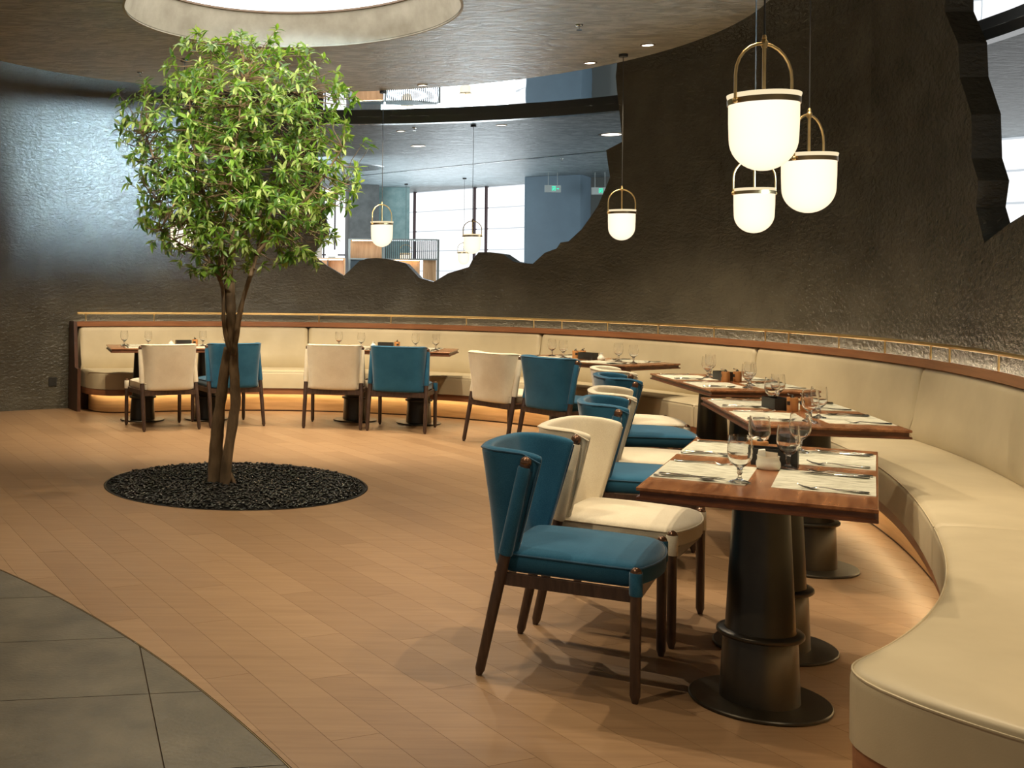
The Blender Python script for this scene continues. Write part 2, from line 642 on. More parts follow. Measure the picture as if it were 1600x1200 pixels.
U = Vector((math.cos(R(112.5)), math.sin(R(112.5))))   # along the planks
N = Vector((U.y, -U.x))
PW, PL = 0.173, 1.26
plank_list = []
o_n = 0.924 * 0.0695 + 0.383 * 4.839      # a joint seen in the photograph
for iw in range(-44, 62):
    n0 = o_n + iw * PW
    sh = (iw * 0.4142 % 1.0) * PL + rnd.uniform(-0.1, 0.1)
    for il in range(-3, 15):
        l0 = -1.0 + sh + il * PL
        g = 0.0006
        rect = [N * (n0 + g) + U * (l0 + g), N * (n0 + PW - g) + U * (l0 + g), N * (n0 + PW - g) + U * (l0 + PL - g), N * (n0 + g) + U * (l0 + PL - g)]
        if (rect[1] - rect[0]).cross(rect[2] - rect[1]) < 0:
            rect = rect[::-1]
        m = sum(rect, Vector((0, 0))) / 4
        if m.y < -0.5 or m.y > 15.0 or m.x < -6.5 or m.x > 8.0 or (m - A_C).length < A_R - 0.9:
            continue
        vf = flat_piece(rect, [(A_C, A_R + 0.006), (B_C, B_R + 0.004)], 0.0, 0.009)
        if not vf:
            continue
        d = m - Vector((CX, CYP))
        seen = m.y > 2.2 and -140 < m.x / m.y * 1746 + 380 < 1750 and d.length < jr(max(-80, math.degrees(math.atan2(d.y, d.x)))) - 0.2
        plank_list.append((0 if seen else 1, m.y * m.y, vf))
plank_list.sort(key=lambda q: (q[0], q[1]))
for _, _, vf in plank_list[:300]:
    build('plank', vf, M['plank'], fl, False)
o = build('further_planks', cat(*[q[2] for q in plank_list[300:]]), M['plank'], fl, False)
o['kind'] = 'stuff'
# stone tiles of the inset
ta = R(9.0)
TU, TN = Vector((math.cos(ta), math.sin(ta))), Vector((-math.sin(ta), math.cos(ta)))
tn0 = 3.804
tu0 = 0.293
for r_ in range(-4, 6):
    for c_ in range(-5, 2):
        g = 0.0022
        a0, a1 = tu0 + c_ * 1.2 + g, tu0 + (c_ + 1) * 1.2 - g
        b0, b1 = tn0 + r_ * 0.614 + g, tn0 + (r_ + 1) * 0.614 - g
        rect = [TU * a0 + TN * b0, TU * a1 + TN * b0, TU * a1 + TN * b1, TU * a0 + TN * b1]
        m = sum(rect, Vector((0, 0))) / 4
        if m.y < 0.9 or m.x < -4.0:
            continue
        vf = flat_piece(rect, [], 0.0, 0.009, inside=(A_C, A_R - 0.004))
        if vf:
            build('stone_tile', vf, M['tile'], fl, False)
# brass strip between stone and wood
V, Fc = [], []
for i in range(121):
    a = R(-8 + 62 * i / 120)
    for r_, z_ in ((A_R - 0.002, 0.0), (A_R - 0.002, 0.001), (A_R + 0.002, 0.001), (A_R + 0.002, 0.0)):
        V.append((A_C.x + r_ * math.cos(a), A_C.y + r_ * math.sin(a), z_))
for i in range(120):
    for q in range(3):
        Fc.append((i * 4 + q, i * 4 + q + 1, i * 4 + q + 5, i * 4 + q + 4))
struct(build('trim_1', (V, Fc), M['bronze'], None, False), 'thin curved brass strip between stone inset and oak floor', 'trim')

# ------------------------------------------------------------------ STRUCTURE: carved rock wall with its two ragged openings
WOFF, WTH, WTOP = 0.24, 0.165, 3.50
SC = 4.9 * PI / 180
lh = [(80.4, WTOP), (79.9, 2.75), (79.1, 2.25), (78.30, 2.00), (80.40, 1.735), (78.63, 1.614), (76.38, 1.498), (75.19, 1.594), (74.35, 1.668), (73.24, 1.698), (72.13, 1.705), (70.85, 1.698), (69.57, 1.677), (68.12, 1.641), (66.40, 1.483), (65.29, 1.455), (64.53, 1.434), (62.59, 1.535), (59.87, 1.606), (59.37, 1.691), (58.63, 1.768), (57.08, 1.767), (55.37, 1.745), (54.08, 1.668), (53.04, 1.647), (51.47, 1.64), (49.93, 1.754), (48.34, 1.799), (47.83, 1.859), (46.74, 1.87), (44.89, 1.992), (42.63, 2.219), (40.94, 2.50), (41.60, 2.775), (39.32, 2.839), (39.74, 3.143), (40.13, 3.37), (40.30, WTOP)]
rh = [(-10.9, WTOP), (-10.99, 3.191), (-13.14, 2.952), (-13.43, 2.735), (-15.42, 2.479), (-15.70, 2.207), (-16.84, 2.062), (-16.32, 1.907), (-18.03, 1.682), (-22.08, 1.778), (-24.53, 1.819), (-29.03, 1.852), (-33.5, 1.80), (-38.0, 1.95), (-42.0, 1.80), (-45.5, 1.84), (-49.0, 1.58), (-53.0, 1.46), (-56.0, 1.50), (-60.5, 1.24), (-65.0, 1.20), (-69.0, 1.02), (-72.0, 0.98)]
TH0, TH1 = -72.0, 170.0
outline = [(TH0, 0.0), (TH1, 0.0), (TH1, WTOP)] + lh + rh
rows = [0.0, 1.222, 2.37, WTOP]
cols = [TH0, -45, -22, 1.5, 25, 48.5, 71.5, 95, 118, 141, TH1]
pts, edges = [], []


def densify(P, closed):
    out = []
    for i in range(len(P) if closed else len(P) - 1):
        (a, z), (b, w) = P[i], P[(i + 1) % len(P)]
        k_ = max(1, int(math.hypot((b - a) * SC, w - z) / 0.14))
        out += [(a + (b - a) * q / k_, z + (w - z) * q / k_) for q in range(k_)]
    return out if closed else out + [P[-1]]


outline = densify(outline, True)
for a, z in outline:
    pts.append(Vector((a * SC, z)))
n = len(pts)
edges = [(i, (i + 1) % n) for i in range(n)]
for line in [[(TH0, z), (TH1, z)] for z in rows[1:-1]] + [[(a, 0.0), (a, WTOP)] for a in cols[1:-1]]:
    s0 = len(pts)
    L_ = densify(line, False)
    pts += [Vector((a * SC, z)) for a, z in L_]
    edges += [(s0 + q, s0 + q + 1) for q in range(len(L_) - 1)]
for i in range(int((TH1 - TH0) / 1.25)):
    for j in range(22):
        pts.append(Vector(((TH0 + 0.6 + i * 1.25 + rnd.uniform(-.25, .25)) * SC, 0.08 + j * 0.157 + rnd.uniform(-.03, .03))))
vs, _, fs, *_r = delaunay_2d_cdt(pts, edges, [], 1, 1e-5)
# drop what lies in the openings (the outline is one simple polygon)
poly = [Vector((a * SC, z)) for a, z in outline]


def inside_poly(p):
    c = False
    for i in range(len(poly)):
        a, b = poly[i], poly[i - 1]
        if (a.y > p.y) != (b.y > p.y) and p.x < (b.x - a.x) * (p.y - a.y) / (b.y - a.y) + a.x:
            c = not c
    return c


panels = {}
for f in fs:
    cc = sum((vs[i] for i in f), Vector((0, 0))) / len(f)
    if not inside_poly(cc):
        continue
    ci = max(i for i in range(len(cols) - 1) if cc.x >= cols[i] * SC - 1e-6)
    ri = max(i for i in range(len(rows) - 1) if cc.y >= rows[i] - 1e-6)
    panels.setdefault((ci, ri), []).append(tuple(f))


def wall_pt(v, d):
    a, z = v.x / SC, v.y
    dd = 0.0
    if any(abs(z - q) < 0.004 for q in rows[1:-1]) or any(abs(v.x - q * SC) < 0.004 for q in cols[1:-1]):
        dd = 0.0025
    q = noise.fractal(Vector((v.x * 1.6, z * 1.6, 3.1)), 1.0, 2.0, 4) * 0.012
    p = off(a, WOFF + d + (dd if d == 0 else 0) - (q if d == 0 else 0))
    return (p.x, p.y, z)


allwall = bpy.data.objects.new('wall_back', None)
col.objects.link(allwall)
struct(allwall, 'tall round wall of dark carved rock panels with two ragged openings', 'wall')
for key in sorted(panels):
    tl = panels[key]
    used = sorted({i for t in tl for i in t})
    mp = {i: j for j, i in enumerate(used)}
    nn = len(used)
    V = [wall_pt(vs[i], 0) for i in used] + [wall_pt(vs[i], WTH) for i in used]
    T = [tuple(mp[i] for i in t) for t in tl]
    cnt = set()
    for t in T:
        for i in range(len(t)):
            cnt.add((t[i], t[(i + 1) % len(t)]))
    bd = [(a, b) for a, b in cnt if (b, a) not in cnt]
    Fc = [t[::-1] for t in T] + [tuple(i + nn for i in t) for t in T] + [(a, b, b + nn, a + nn) for a, b in bd]
    o = build('rock_panel', (V, Fc), M['rock'], allwall, True, 20)

# ------------------------------------------------------------------ STRUCTURE: ceilings


def ring_plane(c, r0, r1, z, n=96, c1=None):
    c1 = c1 or c
    V, Fc = [], []
    for i in range(n):
        a = 2 * PI * i / n
        V.append((c[0] + r0 * math.cos(a), c[1] + r0 * math.sin(a), z))
        V.append((c1[0] + r1 * math.cos(a), c1[1] + r1 * math.sin(a), z))
    for i in range(n):
        j = (i + 1) % n
        Fc.append((2 * i, 2 * i + 1, 2 * j + 1, 2 * j)[::-1])
    return V, Fc


def cyl_wall(c, r, z0, z1, n=96, r1=None):
    r1 = r1 if r1 is not None else r
    V, Fc = [], []
    for i in range(n):
        a = 2 * PI * i / n
        V.append((c[0] + r * math.cos(a), c[1] + r * math.sin(a), z0))
        V.append((c[0] + r1 * math.cos(a), c[1] + r1 * math.sin(a), z1))
    for i in range(n):
        j = (i + 1) % n
        Fc.append((2 * i, 2 * j, 2 * j + 1, 2 * i + 1))
    return V, Fc


ZD, ZM = 3.28, 3.50
DC, DR = (0.46, 7.93), 3.02        # hanging disc
SCn, SR = (0.316, 7.72), 1.153     # round skylight recess
ce = build('ceiling', cat(ring_plane(SCn, SR, DR, ZD, 128, DC), cyl_wall(DC, DR, ZD, ZM - 0.02, 128)), M['ceil'], None, True, 30)
struct(ce, 'hanging round ceiling disc of polished grey brown plaster', 'ceiling')
build('recess', cyl_wall(SCn, SR, ZD + 0.012, 3.535, 128, 1.075), M['recess'], ce)
build('recess_edge', cat(cyl_wall(SCn, SR + 0.004, ZD - 0.003, ZD + 0.012, 128), ring_plane(SCn, SR - 0.004, SR + 0.012, ZD - 0.003, 128)), M['recess'], ce)
build('recess_trim', lathe([(1.062, 3.525), (1.078, 3.525), (1.078, 3.54), (1.062, 3.54)], 128, (SCn[0], SCn[1], 0), True), M['rim'], ce)
sky = build('skylight', cat(lathe([(0, 3.54), (1.07, 3.54), (1.07, 3.56), (0, 3.56)], 96, (SCn[0], SCn[1], 0))), M['sky'], None, False)
tag(sky, 'round glowing skylight panel set in the ceiling recess above the tree', 'skylight')
FC_, FR = (0.854, 8.94), 5.09
mir = build('ceiling', ring_plane(SCn, 1.30, FR, ZM, 128, FC_), M['mirror'], None, False)
struct(mir, 'mirror finished stretch ceiling ring around the plaster disc', 'ceiling')
fas = build('trim_2', lathe([(FR, 3.41), (FR + 0.12, 3.41), (FR + 0.12, ZM), (FR, ZM)], 160, (FC_[0], FC_[1], 0), True), M['fascia'], None, True)
struct(fas, 'dark curved fascia band between mirror ceiling and outer ceiling', 'trim')
far = build('ceiling', ring_plane(FC_, FR + 0.1, 34, 3.412, 128), M['ceil_far'], None, False)
struct(far, 'outer ceiling of streaky grey blue plaster', 'ceiling')
# slot line and round recess in the outer ceiling
d_ = Vector((5.33 - 2.37, 16.53 - 20.3, 0)).normalized()
q_ = Vector((d_.y, -d_.x, 0)) * 0.035
a_, b_ = Vector((1.6, 21.3, 3.405)), Vector((8.2, 12.88, 3.405))
V = [a_ - q_, a_ + q_, b_ + q_, b_ - q_]
V = V + [p + Vector((0, 0, 0.006)) for p in V]
build('slot_line', (V, [(3, 2, 1, 0), (0, 1, 5, 4), (1, 2, 6, 5), (2, 3, 7, 6), (3, 0, 4, 7)]), M['fascia'], far, False)
build('round_vent', lathe([(0, 3.398), (0.62, 3.398), (0.66, 3.411)], 48, (1.75, 19.2, 0)), M['fascia'], far, False)

# ------------------------------------------------------------------ STRUCTURE: far room beyond the openings
w1 = bpy.data.objects.new('window_1', None)
col.objects.link(w1)
struct(w1, 'tall daylit window with white pleated blinds beyond the wall opening', 'window')
P0, P1 = Vector((3.50, 24.43, 0)), Vector((5.52, 21.90, 0))
du = (P1 - P0).normalized()
LW = (P1 - P0).length
ang = math.atan2(du.y, du.x)
MW = Matrix.Translation(P0) @ Matrix.Rotation(ang, 4, 'Z')
cutsx = [0.0, 0.33, 1.98, 2.28, LW]
for a, b in zip(cutsx, cutsx[1:]):
    for k_ in range(8):
        z0 = 0.02 + k_ * 0.424
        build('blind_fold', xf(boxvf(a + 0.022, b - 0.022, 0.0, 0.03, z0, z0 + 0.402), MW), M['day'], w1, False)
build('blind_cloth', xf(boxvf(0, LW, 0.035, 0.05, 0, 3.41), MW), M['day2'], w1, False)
for a in cutsx[1:-1]:
    build('mullion', xf(boxvf(a - 0.014, a + 0.014, -0.05, 0.04, 0, 3.41), MW), M['mullion'], w1, False)
w2 = bpy.data.objects.new('window_2', None)
col.objects.link(w2)
struct(w2, 'daylit window with white gridded blinds beyond the smaller opening', 'window')
P0 = Vector((8.6, 16.3, 0))
P1 = Vector((13.6, 10.2, 0))
du = (P1 - P0).normalized()
LW = (P1 - P0).length
MW = Matrix.Translation(P0) @ Matrix.Rotation(math.atan2(du.y, du.x), 4, 'Z')
na = int(LW / 0.62)
for i in range(na):
    for k_ in range(8):
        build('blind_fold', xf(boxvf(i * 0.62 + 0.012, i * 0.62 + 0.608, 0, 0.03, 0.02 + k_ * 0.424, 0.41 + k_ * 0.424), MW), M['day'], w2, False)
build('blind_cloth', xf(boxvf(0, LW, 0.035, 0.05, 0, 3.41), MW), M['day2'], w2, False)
w3 = bpy.data.objects.new('window_3', None)
col.objects.link(w3)
struct(w3, 'narrow daylit window with dark glazing bars behind the tree', 'window')
MW = Matrix.Translation((1.35, 23.5, 0)) @ Matrix.Rotation(R(-6), 4, 'Z')
build('pane', xf(boxvf(0.30, 0.82, 0, 0.03, 0.0, 3.41), MW), M['day'], w3, False)
for z in (1.55, 2.0):
    build('glazing_bar', xf(boxvf(0.30, 0.82, -0.02, 0.0, z, z + 0.03), MW), M['mullion'], w3, False)
for x in (0.32, 0.55):
    build('glazing_bar', xf(boxvf(x, x + 0.03, -0.02, 0.0, 0, 3.41), MW), M['mullion'], w3, False)
# plastered walls around the windows
wf = build('wall_far', cat(boxvf(2.12, 2.72, 22.5, 23.4, 0, 3.41)), M['grey_wall'], None, False)
struct(wf, 'dark grey plastered pier beside the far window', 'wall')
wf2 = build('wall_far', cat(boxvf(2.72, 3.41, 23.0, 23.6, 0, 3.41)), M['teal_wall'], None, False)
struct(wf2, 'teal plastered wall between grey pier and far window', 'wall')
MW = Matrix.Translation((5.18, 20.63, 0)) @ Matrix.Rotation(R(-32), 4, 'Z')
V, Fc = [], []
prof = [(0, 0)] + [(0.06 - 0.06 * math.cos(R(t)), -0.06 * math.sin(R(t))) for t in (30, 60, 90)] + [(0.95, -0.06), (1.03, -0.03), (1.06, 0.05), (1.06, 0.6), (0, 0.6)]
wf3 = build('wall_far', xf(loft([[(x, y, 0) for x, y in prof], [(x, y, 3.41) for x, y in prof]]), MW), M['blue_wall'], None, True)
struct(wf3, 'slate blue painted pier to the side of the far window', 'wall')
wf4 = build('wall_far', xf(boxvf(1.0, 5.2, 0.55, 0.8, 0, 3.41), MW), M['taupe_wall'], None, False)
struct(wf4, 'taupe wall behind the exit signs', 'wall')
wf5 = build('wall_far', boxvf(-14, 0.3, 26, 26.3, 0, 3.41), M['grey_wall'], None, False)
struct(wf5, 'dim grey wall at the end of the far room', 'wall')

# ------------------------------------------------------------------ BANQUETTE
A0, A1 = -73.3, 113.6        # rounded free end near the viewer .. wooden end panel
bq = thing('banquette', 'long curved banquette in sand leather on a lit wooden plinth', 'bench')


def angles(a0, a1, step=1.0, ends=True):
    n = max(2, int((a1 - a0) / step))
    L = [a0 + (a1 - a0) * i / n for i in range(n + 1)]
    if ends:
        d = 0.25
        extra = [a0 + q for q in (0.004, 0.015, 0.04, 0.09, 0.16) if a0 < -60] + [a0 + d * q for q in range(1, 20) if a0 + d * q < a1 - 0.1] + [a1 - d * q for q in range(1, 26) if a1 - d * q > a0 + 0.1]
        L = sorted(set([round(q, 4) for q in L + extra]))
    return L


def end_cut(s, r):
    return r - math.sqrt(max(0.0, r * r - (r - s) ** 2)) if s < r else 0.0


def near_cut(s, r, D=0.50, n=2.7):
    """plan shape of the free end near the viewer: a well rounded, nearly square bulb"""
    if s >= r:
        return 0.0
    u = (r - s) / r
    return D * (1 - max(0.0, 1 - u ** n) ** (1 / n))


def sweep(prof, a0, a1, r_near=0.0, r_far=0.0, shrink=0.0, step=1.0, round_x=0.0):
    """closed profile [(offset, z)] swept along the bench curve; r_*: plan radius of the front corner at the ends;
    shrink: pillow the ends (cushion) over that length"""
    an = angles(a0, a1, step)
    zc = sum(z for _, z in prof) / len(prof)
    rings = []
    cum = [0.0]
    for p, q in zip(an, an[1:]):
        cum.append(cum[-1] + (jpt(q) - jpt(p)).length)
    tot = cum[-1]
    for a, s in zip(an, cum):
        c = 0.0
        if r_near:
            c = max(c, near_cut(s, r_near))
        if r_far:
            c = max(c, end_cut(tot - s, r_far))
        pil = 0.0
        if shrink:
            pil = max(end_cut(s, shrink), end_cut(tot - s, shrink))
        ring = []
        for o, z in prof:
            oo = o
            if o < 0:
                oo = min(o + c, -0.004)
            z2 = z
            if pil:
                oo += (0.35 if o < -0.3 else 0.0) * pil if o < 0 else pil * 0.35
                if z > zc:
                    z2 = z - pil * 0.5
            p = off(a, oo)
            ring.append((p.x, p.y, z2))
        rings.append(ring)
    return loft(rings)


bseams = [A0, -42.0, -12.4, 16.2, 49.1, 80.9, A1 - 0.5]
sseams = [A0, -49.0, -12.4, 16.2, 49.1, 80.9, A1 - 0.6]
seat_p = [(-0.52, 0.262), (-0.52, 0.415), (-0.516, 0.432), (-0.505, 0.446), (-0.485, 0.455), (-0.40, 0.461), (-0.25, 0.464), (-0.08, 0.458), (0.02, 0.450), (0.05, 0.440), (0.05, 0.262)]
back_p = [(0.03, 0.42), (-0.005, 0.50), (0.012, 0.60), (0.035, 0.74), (0.056, 0.86), (0.066, 0.893), (0.082, 0.908), (0.10, 0.912), (0.165, 0.912), (0.165, 0.42)]
for i in range(len(sseams) - 1):
    a, b = sseams[i], sseams[i + 1]
    build('seat_cushion', sweep(seat_p, a + (0.0 if i == 0 else 0.035), b - 0.035, 0.29 if i == 0 else 0, 0.36 if i == len(sseams) - 2 else 0, 0.022), M['leather'], bq, True, 50)
    # thin welt along the upper front edge of the cushion
    an = angles(a + (0.006 if i == 0 else 0.1), b - 0.1)
    tot = arc_len(a, b)
    path, s, pp = [], 0, jpt(a)
    for q in an:
        s += (jpt(q) - pp).length
        pp = jpt(q)
        c = max(near_cut(s, 0.29) if i == 0 else 0, end_cut(tot - s, 0.36) if i == len(sseams) - 2 else 0)
        p = off(q, min(-0.514 + c, -0.02))
        path.append((p.x, p.y, 0.4385))
    if i == 0:
        path.insert(0, (*off(an[0], 0.04), 0.4385))
    build('welt', tube(path, 0.0035, 5), M['leather'], bq)
for i in range(len(bseams) - 1):
    build('back_cushion', sweep(back_p, bseams[i] + (0.0 if i == 0 else 0.065), bseams[i + 1] - 0.065, 0, 0, 0.045), M['leather'], bq, True, 50)
# wooden parts
build('seat_rail', sweep([(-0.505, 0.196), (-0.505, 0.258), (-0.05, 0.258), (-0.05, 0.196)], A0 + 0.12, A1 - 0.6, 0.24, 0.35), M['trim'], bq, True)
build('plinth', sweep([(-0.40, 0.014), (-0.40, 0.19), (-0.06, 0.19), (-0.06, 0.014)], A0 + 1.1, A1 - 1.6, 0.20, 0.30), M['plinth'], bq, True)
build('toe_strip', sweep([(-0.392, 0.0), (-0.392, 0.016), (-0.06, 0.016), (-0.06, 0.0)], A0 + 1.2, A1 - 1.65, 0.20, 0.30), M['darkwood'], bq, True)
build('led_strip', sweep([(-0.447, 0.1915), (-0.447, 0.1955), (-0.432, 0.1955), (-0.432, 0.1915)], A0 + 1.2, A1 - 1.3, 0.20, 0.32), M['led'], bq, False)
tr = build('back_trim', sweep([(0.058, 0.912), (0.058, 0.965), (0.085, 0.965), (0.085, 0.916), (0.215, 0.916), (0.215, 0.912)], A0, A1, 0, 0), M['trim'], bq, True)
build('led_strip', sweep([(0.190, 0.917), (0.190, 0.920), (0.204, 0.920), (0.204, 0.917)], A0, A1 - 0.4), M['led_wall'], bq, False)
ep = sweep([(-0.12, 0.0), (-0.12, 0.46), (-0.02, 0.47), (0.045, 0.965), (0.21, 0.965), (0.21, 0.0)], A1 - 0.05, A1 + 0.45)
build('end_panel', ep, M['darkwood'], bq, False)
build('back_board', sweep([(0.165, 0.0), (0.165, 0.912), (0.20, 0.912), (0.20, 0.0)], A0, A1), M['darkwood'], bq, False)
rl = build('brass_rail', tube([(*off(a, 0.135), 1.054) for a in angles(A0, A1 - 0.4, 0.8, False)], 0.0125, 10), M['brass'], bq)
for a in (112.0, 102.3, 90.5, 79.5, 69.8, 59.7, 50.6, 46.7, 40.1, 32.5, 23.9, 15.9, 12.2, 4.0, -3.9, -12.0, -15.4, -24.5, -32, -40, -48, -56, -64):
    p = off(a, 0.135)
    build('post', tube([(p.x, p.y, 0.93), (p.x, p.y, 1.045)], 0.006, 8), M['brass'], rl)

# ------------------------------------------------------------------ DINING CHAIR
def mk_chair(name, fab, pipe, label, group):
    t = thing(name, label, 'chair', (0, 0, 0), 0, group)
    # seat cushion
    def outline(ins, z, n=48):
        hw, yb, yf = 0.252 - ins, -0.212 + ins, 0.258 - ins
        rc = 0.035
        ptsl = []
        cs = [(hw - rc, yf - rc, 0), (-hw + rc, yf - rc, 90), (-hw + rc, yb + rc, 180), (hw - rc, yb + rc, 270)]
        m = n // 4
        for cxx, cyy, a0 in cs:
            for q in range(5):
                a = R(a0 + 90 * q / 4)
                ptsl.append([cxx + rc * math.cos(a), cyy + rc * math.sin(a)])
        # subdivide long sides
        out = []
        for i in range(len(ptsl)):
            p, q = ptsl[i], ptsl[(i + 1) % len(ptsl)]
            k_ = 6 if i % 5 == 4 else 1
            for j in range(k_):
                out.append([p[0] + (q[0] - p[0]) * j / k_, p[1] + (q[1] - p[1]) * j / k_])
        res = []
        for x, y in out:
            w = max(0.0, (y + 0.1) / 0.36)
            yy = y + 0.055 * (1 - (x / hw) ** 2) * w * w
            cr = 0.016 * (1 - (x / 0.252) ** 2) * (1 - ((y) / 0.26) ** 2)
            res.append((x, yy, z + (cr if z > 0.45 else 0)))
        return res
    lv = [(0.014, 0.378), (0.0, 0.388), (0.0, 0.436), (0.002, 0.444), (0.008, 0.4515), (0.022, 0.4575), (0.05, 0.462), (0.10, 0.465), (0.16, 0.467), (0.20, 0.4675)]
    build('seat', loft([outline(i, z) for i, z in lv]), fab, t, True, 60)
    build('piping', tube([(x * 1.004, y * 1.003, 0.442) for x, y, _ in outline(0, 0.44)] + [(outline(0, 0.44)[0][0], outline(0, 0.44)[0][1], 0.442)], 0.0035, 6), pipe, t)
    # wrap-around backrest
    colsn = []
    def plan(v):
        yb, yf, xw = -0.226 - 0.062 * v, -0.150 + 0.093 * v, 0.222 + 0.024 * v
        rc = min(0.085, (yf - yb) * 0.62)
        P = [(xw, yf), (xw, yf - (yf - yb - rc) * 0.5), (xw, yb + rc)]
        for q in (22, 45, 68):
            P.append((xw - rc + rc * math.cos(R(q)), yb + rc - rc * math.sin(R(q))))
        P.append((xw - rc, yb))
        for q in (0.6, 0.3):
            P.append(((xw - rc) * q, yb - 0.016 * (1 - q * q)))
        half = P
        full = half + [(0, yb - 0.016)] + [(-x, y) for x, y in half[::-1]]
        return full
    rowsv = [0, 0.12, 0.35, 0.6, 0.82, 0.94, 1.0]
    V, Fc = [], []
    nc = len(plan(0))
    for v_ in rowsv:
        for q, (x, y) in enumerate(plan(v_)):
            z = 0.376 + 0.444 * v_
            if q in (0, nc - 1):
                z = 0.445 + (0.444 * 0.955 - 0.069) * v_
            elif q in (1, nc - 2):
                z = 0.41 + (0.44 - 0.034) * v_
            V.append((x, y, z))
    for i in range(len(rowsv) - 1):
        for q in range(nc - 1):
            Fc.append((i * nc + q, i * nc + q + 1, (i + 1) * nc + q + 1, (i + 1) * nc + q))
    b = build('backrest', (V, Fc), fab, t, True, 180)
    md = b.modifiers.new('thickness', 'SOLIDIFY')
    md.thickness = 0.040
    md.offset = 0.0
    md2 = b.modifiers.new('round', 'SUBSURF')
    md2.levels = 1
    md2.render_levels = 2
    # piping round the outer rim of the backrest
    path = []
    top = plan(0.975)
    cen = Vector((0, 0.05))
    for v_ in (0.12, 0.35, 0.6, 0.82, 0.93):
        x, y = plan(v_)[0]
        path.append((x + 0.019, y - 0.004, 0.445 + (0.444 * 0.955 - 0.069) * v_))
    for q, (x, y) in enumerate(top[1:-1]):
        d = (Vector((x, y)) - Vector((x * 0.55, 0.02))).normalized() if abs(x) < 0.2 else Vector((math.copysign(1, x), 0))
        path.append((x + d.x * 0.0185, y + d.y * 0.0185, 0.376 + 0.444 * 0.975 - (0.004 if q in (0, nc - 3) else 0)))
    for v_ in (0.93, 0.82, 0.6, 0.35, 0.12):
        x, y = plan(v_)[-1]
        path.append((x - 0.019, y - 0.004, 0.445 + (0.444 * 0.955 - 0.069) * v_))
    build('piping', tube(path, 0.0036, 6), pipe, t)
    for s in (1, -1):
        f0, f1 = Vector((0.277 * s, -0.276, 0.0)), Vector((0.268 * s, -0.118, 0.772))
        dr = (f1 - f0)
        lp = [f0, f0 + dr * 0.012, f0 + dr * 0.03, f0 + dr * 0.45, f1]
        build('leg', tube(lp, [0.010, 0.0125, 0.0175, 0.0205, 0.0185], 14), M['walnut'], t)
        a_, b_ = f0 + dr * 0.575, f0 + dr * 0.985
        build('leg_sleeve', tube([a_, a_ + dr * 0.01, b_ - dr * 0.01, b_], [0.0235, 0.0255, 0.0235, 0.0215], 14), fab, t)
        st = [a_ + dr * 0.02, b_ - dr * 0.02]
        build('stitched_edge', tube([q + Vector((-0.006 * s, 0.024, 0)) for q in st], 0.0042, 6), pipe, t)
        build('leg_cap', sphere(tuple(f1 + Vector((0, 0.002, 0.006))), 0.0205, 16, 10), M['cap'], t)
        g0 = Vector((0.277 * s, 0.262, 0))
        build('leg', tube([g0, g0 + Vector((0, 0, .01)), g0 + Vector((0, 0, .024)), g0 + Vector((0, 0, .44))], [0.010, 0.0125, 0.0175, 0.0195], 14), M['walnut'], t)
        build('leg_sleeve', tube([g0 + Vector((0, 0, .362)), g0 + Vector((0, 0, .366)), g0 + Vector((0, 0, .436)), g0 + Vector((0, 0, .439))], [0.0215, 0.0225, 0.0225, 0.0205], 14), fab, t)
        build('leg_cap', sphere((g0.x, g0.y, 0.438), 0.0195, 14, 6, True), M['cap'], t)
        build('rail', boxvf(0.262 * s - 0.011, 0.262 * s + 0.011, -0.205, 0.250, 0.335, 0.378), M['walnut'], t, False)
    build('rail', boxvf(-0.262, 0.262, 0.246, 0.268, 0.335, 0.378), M['walnut'], t, False)
    build('rail', boxvf(-0.262, 0.262, -0.226, -0.200, 0.332, 0.376), M['walnut'], t, False)
    return t


TB = {1: 'table by the rounded bench end', 2: 'second table from the rounded bench end', 3: 'third table from the rounded bench end',
      4: 'fourth table from the rounded bench end', 5: 'second table from the bench end panel', 6: 'table by the bench end panel'}
teal0 = mk_chair('dining_chair', M['teal'], M['teal_pipe'], '', 'dining chairs')
cream0 = mk_chair('dining_chair', M['cream'], M['cream_pipe'], '', 'dining chairs')
chairs = [
    (1, 'teal', 1.237, 4.129, -29), (1, 'cream', 1.606, 4.712, -33),
    (2, 'teal', 2.056, 5.734, -19), (2, 'cream', 2.285, 6.300, -17),
    (3, 'teal', 2.660, 7.377, -8), (3, 'cream', 2.840, 8.010, -6),
    (4, 'teal', 2.708, 9.395, 27), (4, 'cream', 2.374, 9.953, 29),
    (5, 'teal', 1.554, 10.860, 70), (5, 'cream', 0.930, 11.050, 77),
    (6, 'teal', -0.143, 11.126, 112), (6, 'cream', -0.771, 10.818, 114)]
first = {'teal': teal0, 'cream': cream0}
used_c = set()
for tb, kind, x, y, ang in chairs:
    o = first[kind] if kind not in used_c else copy_tree(first[kind])
    used_c.add(kind)
    o.location = (x, y, 0)
    o.rotation_euler = (0, 0, R(ang - 90))
    o['label'] = '%s wool dining chair with walnut legs at the %s' % ('teal' if kind == 'teal' else 'cream', TB[tb])

# ------------------------------------------------------------------ TABLES
TW, TL, TZ = 0.69, 1.36, 0.748
tables = {1: (1.926, 4.075, -29.5), 2: (2.928, 5.933, -12.5), 3: (3.390, 7.790, -4.5), 4: (3.120, 10.010, 31), 5: (1.480, 11.420, 72), 6: (-0.690, 11.440, 101)}


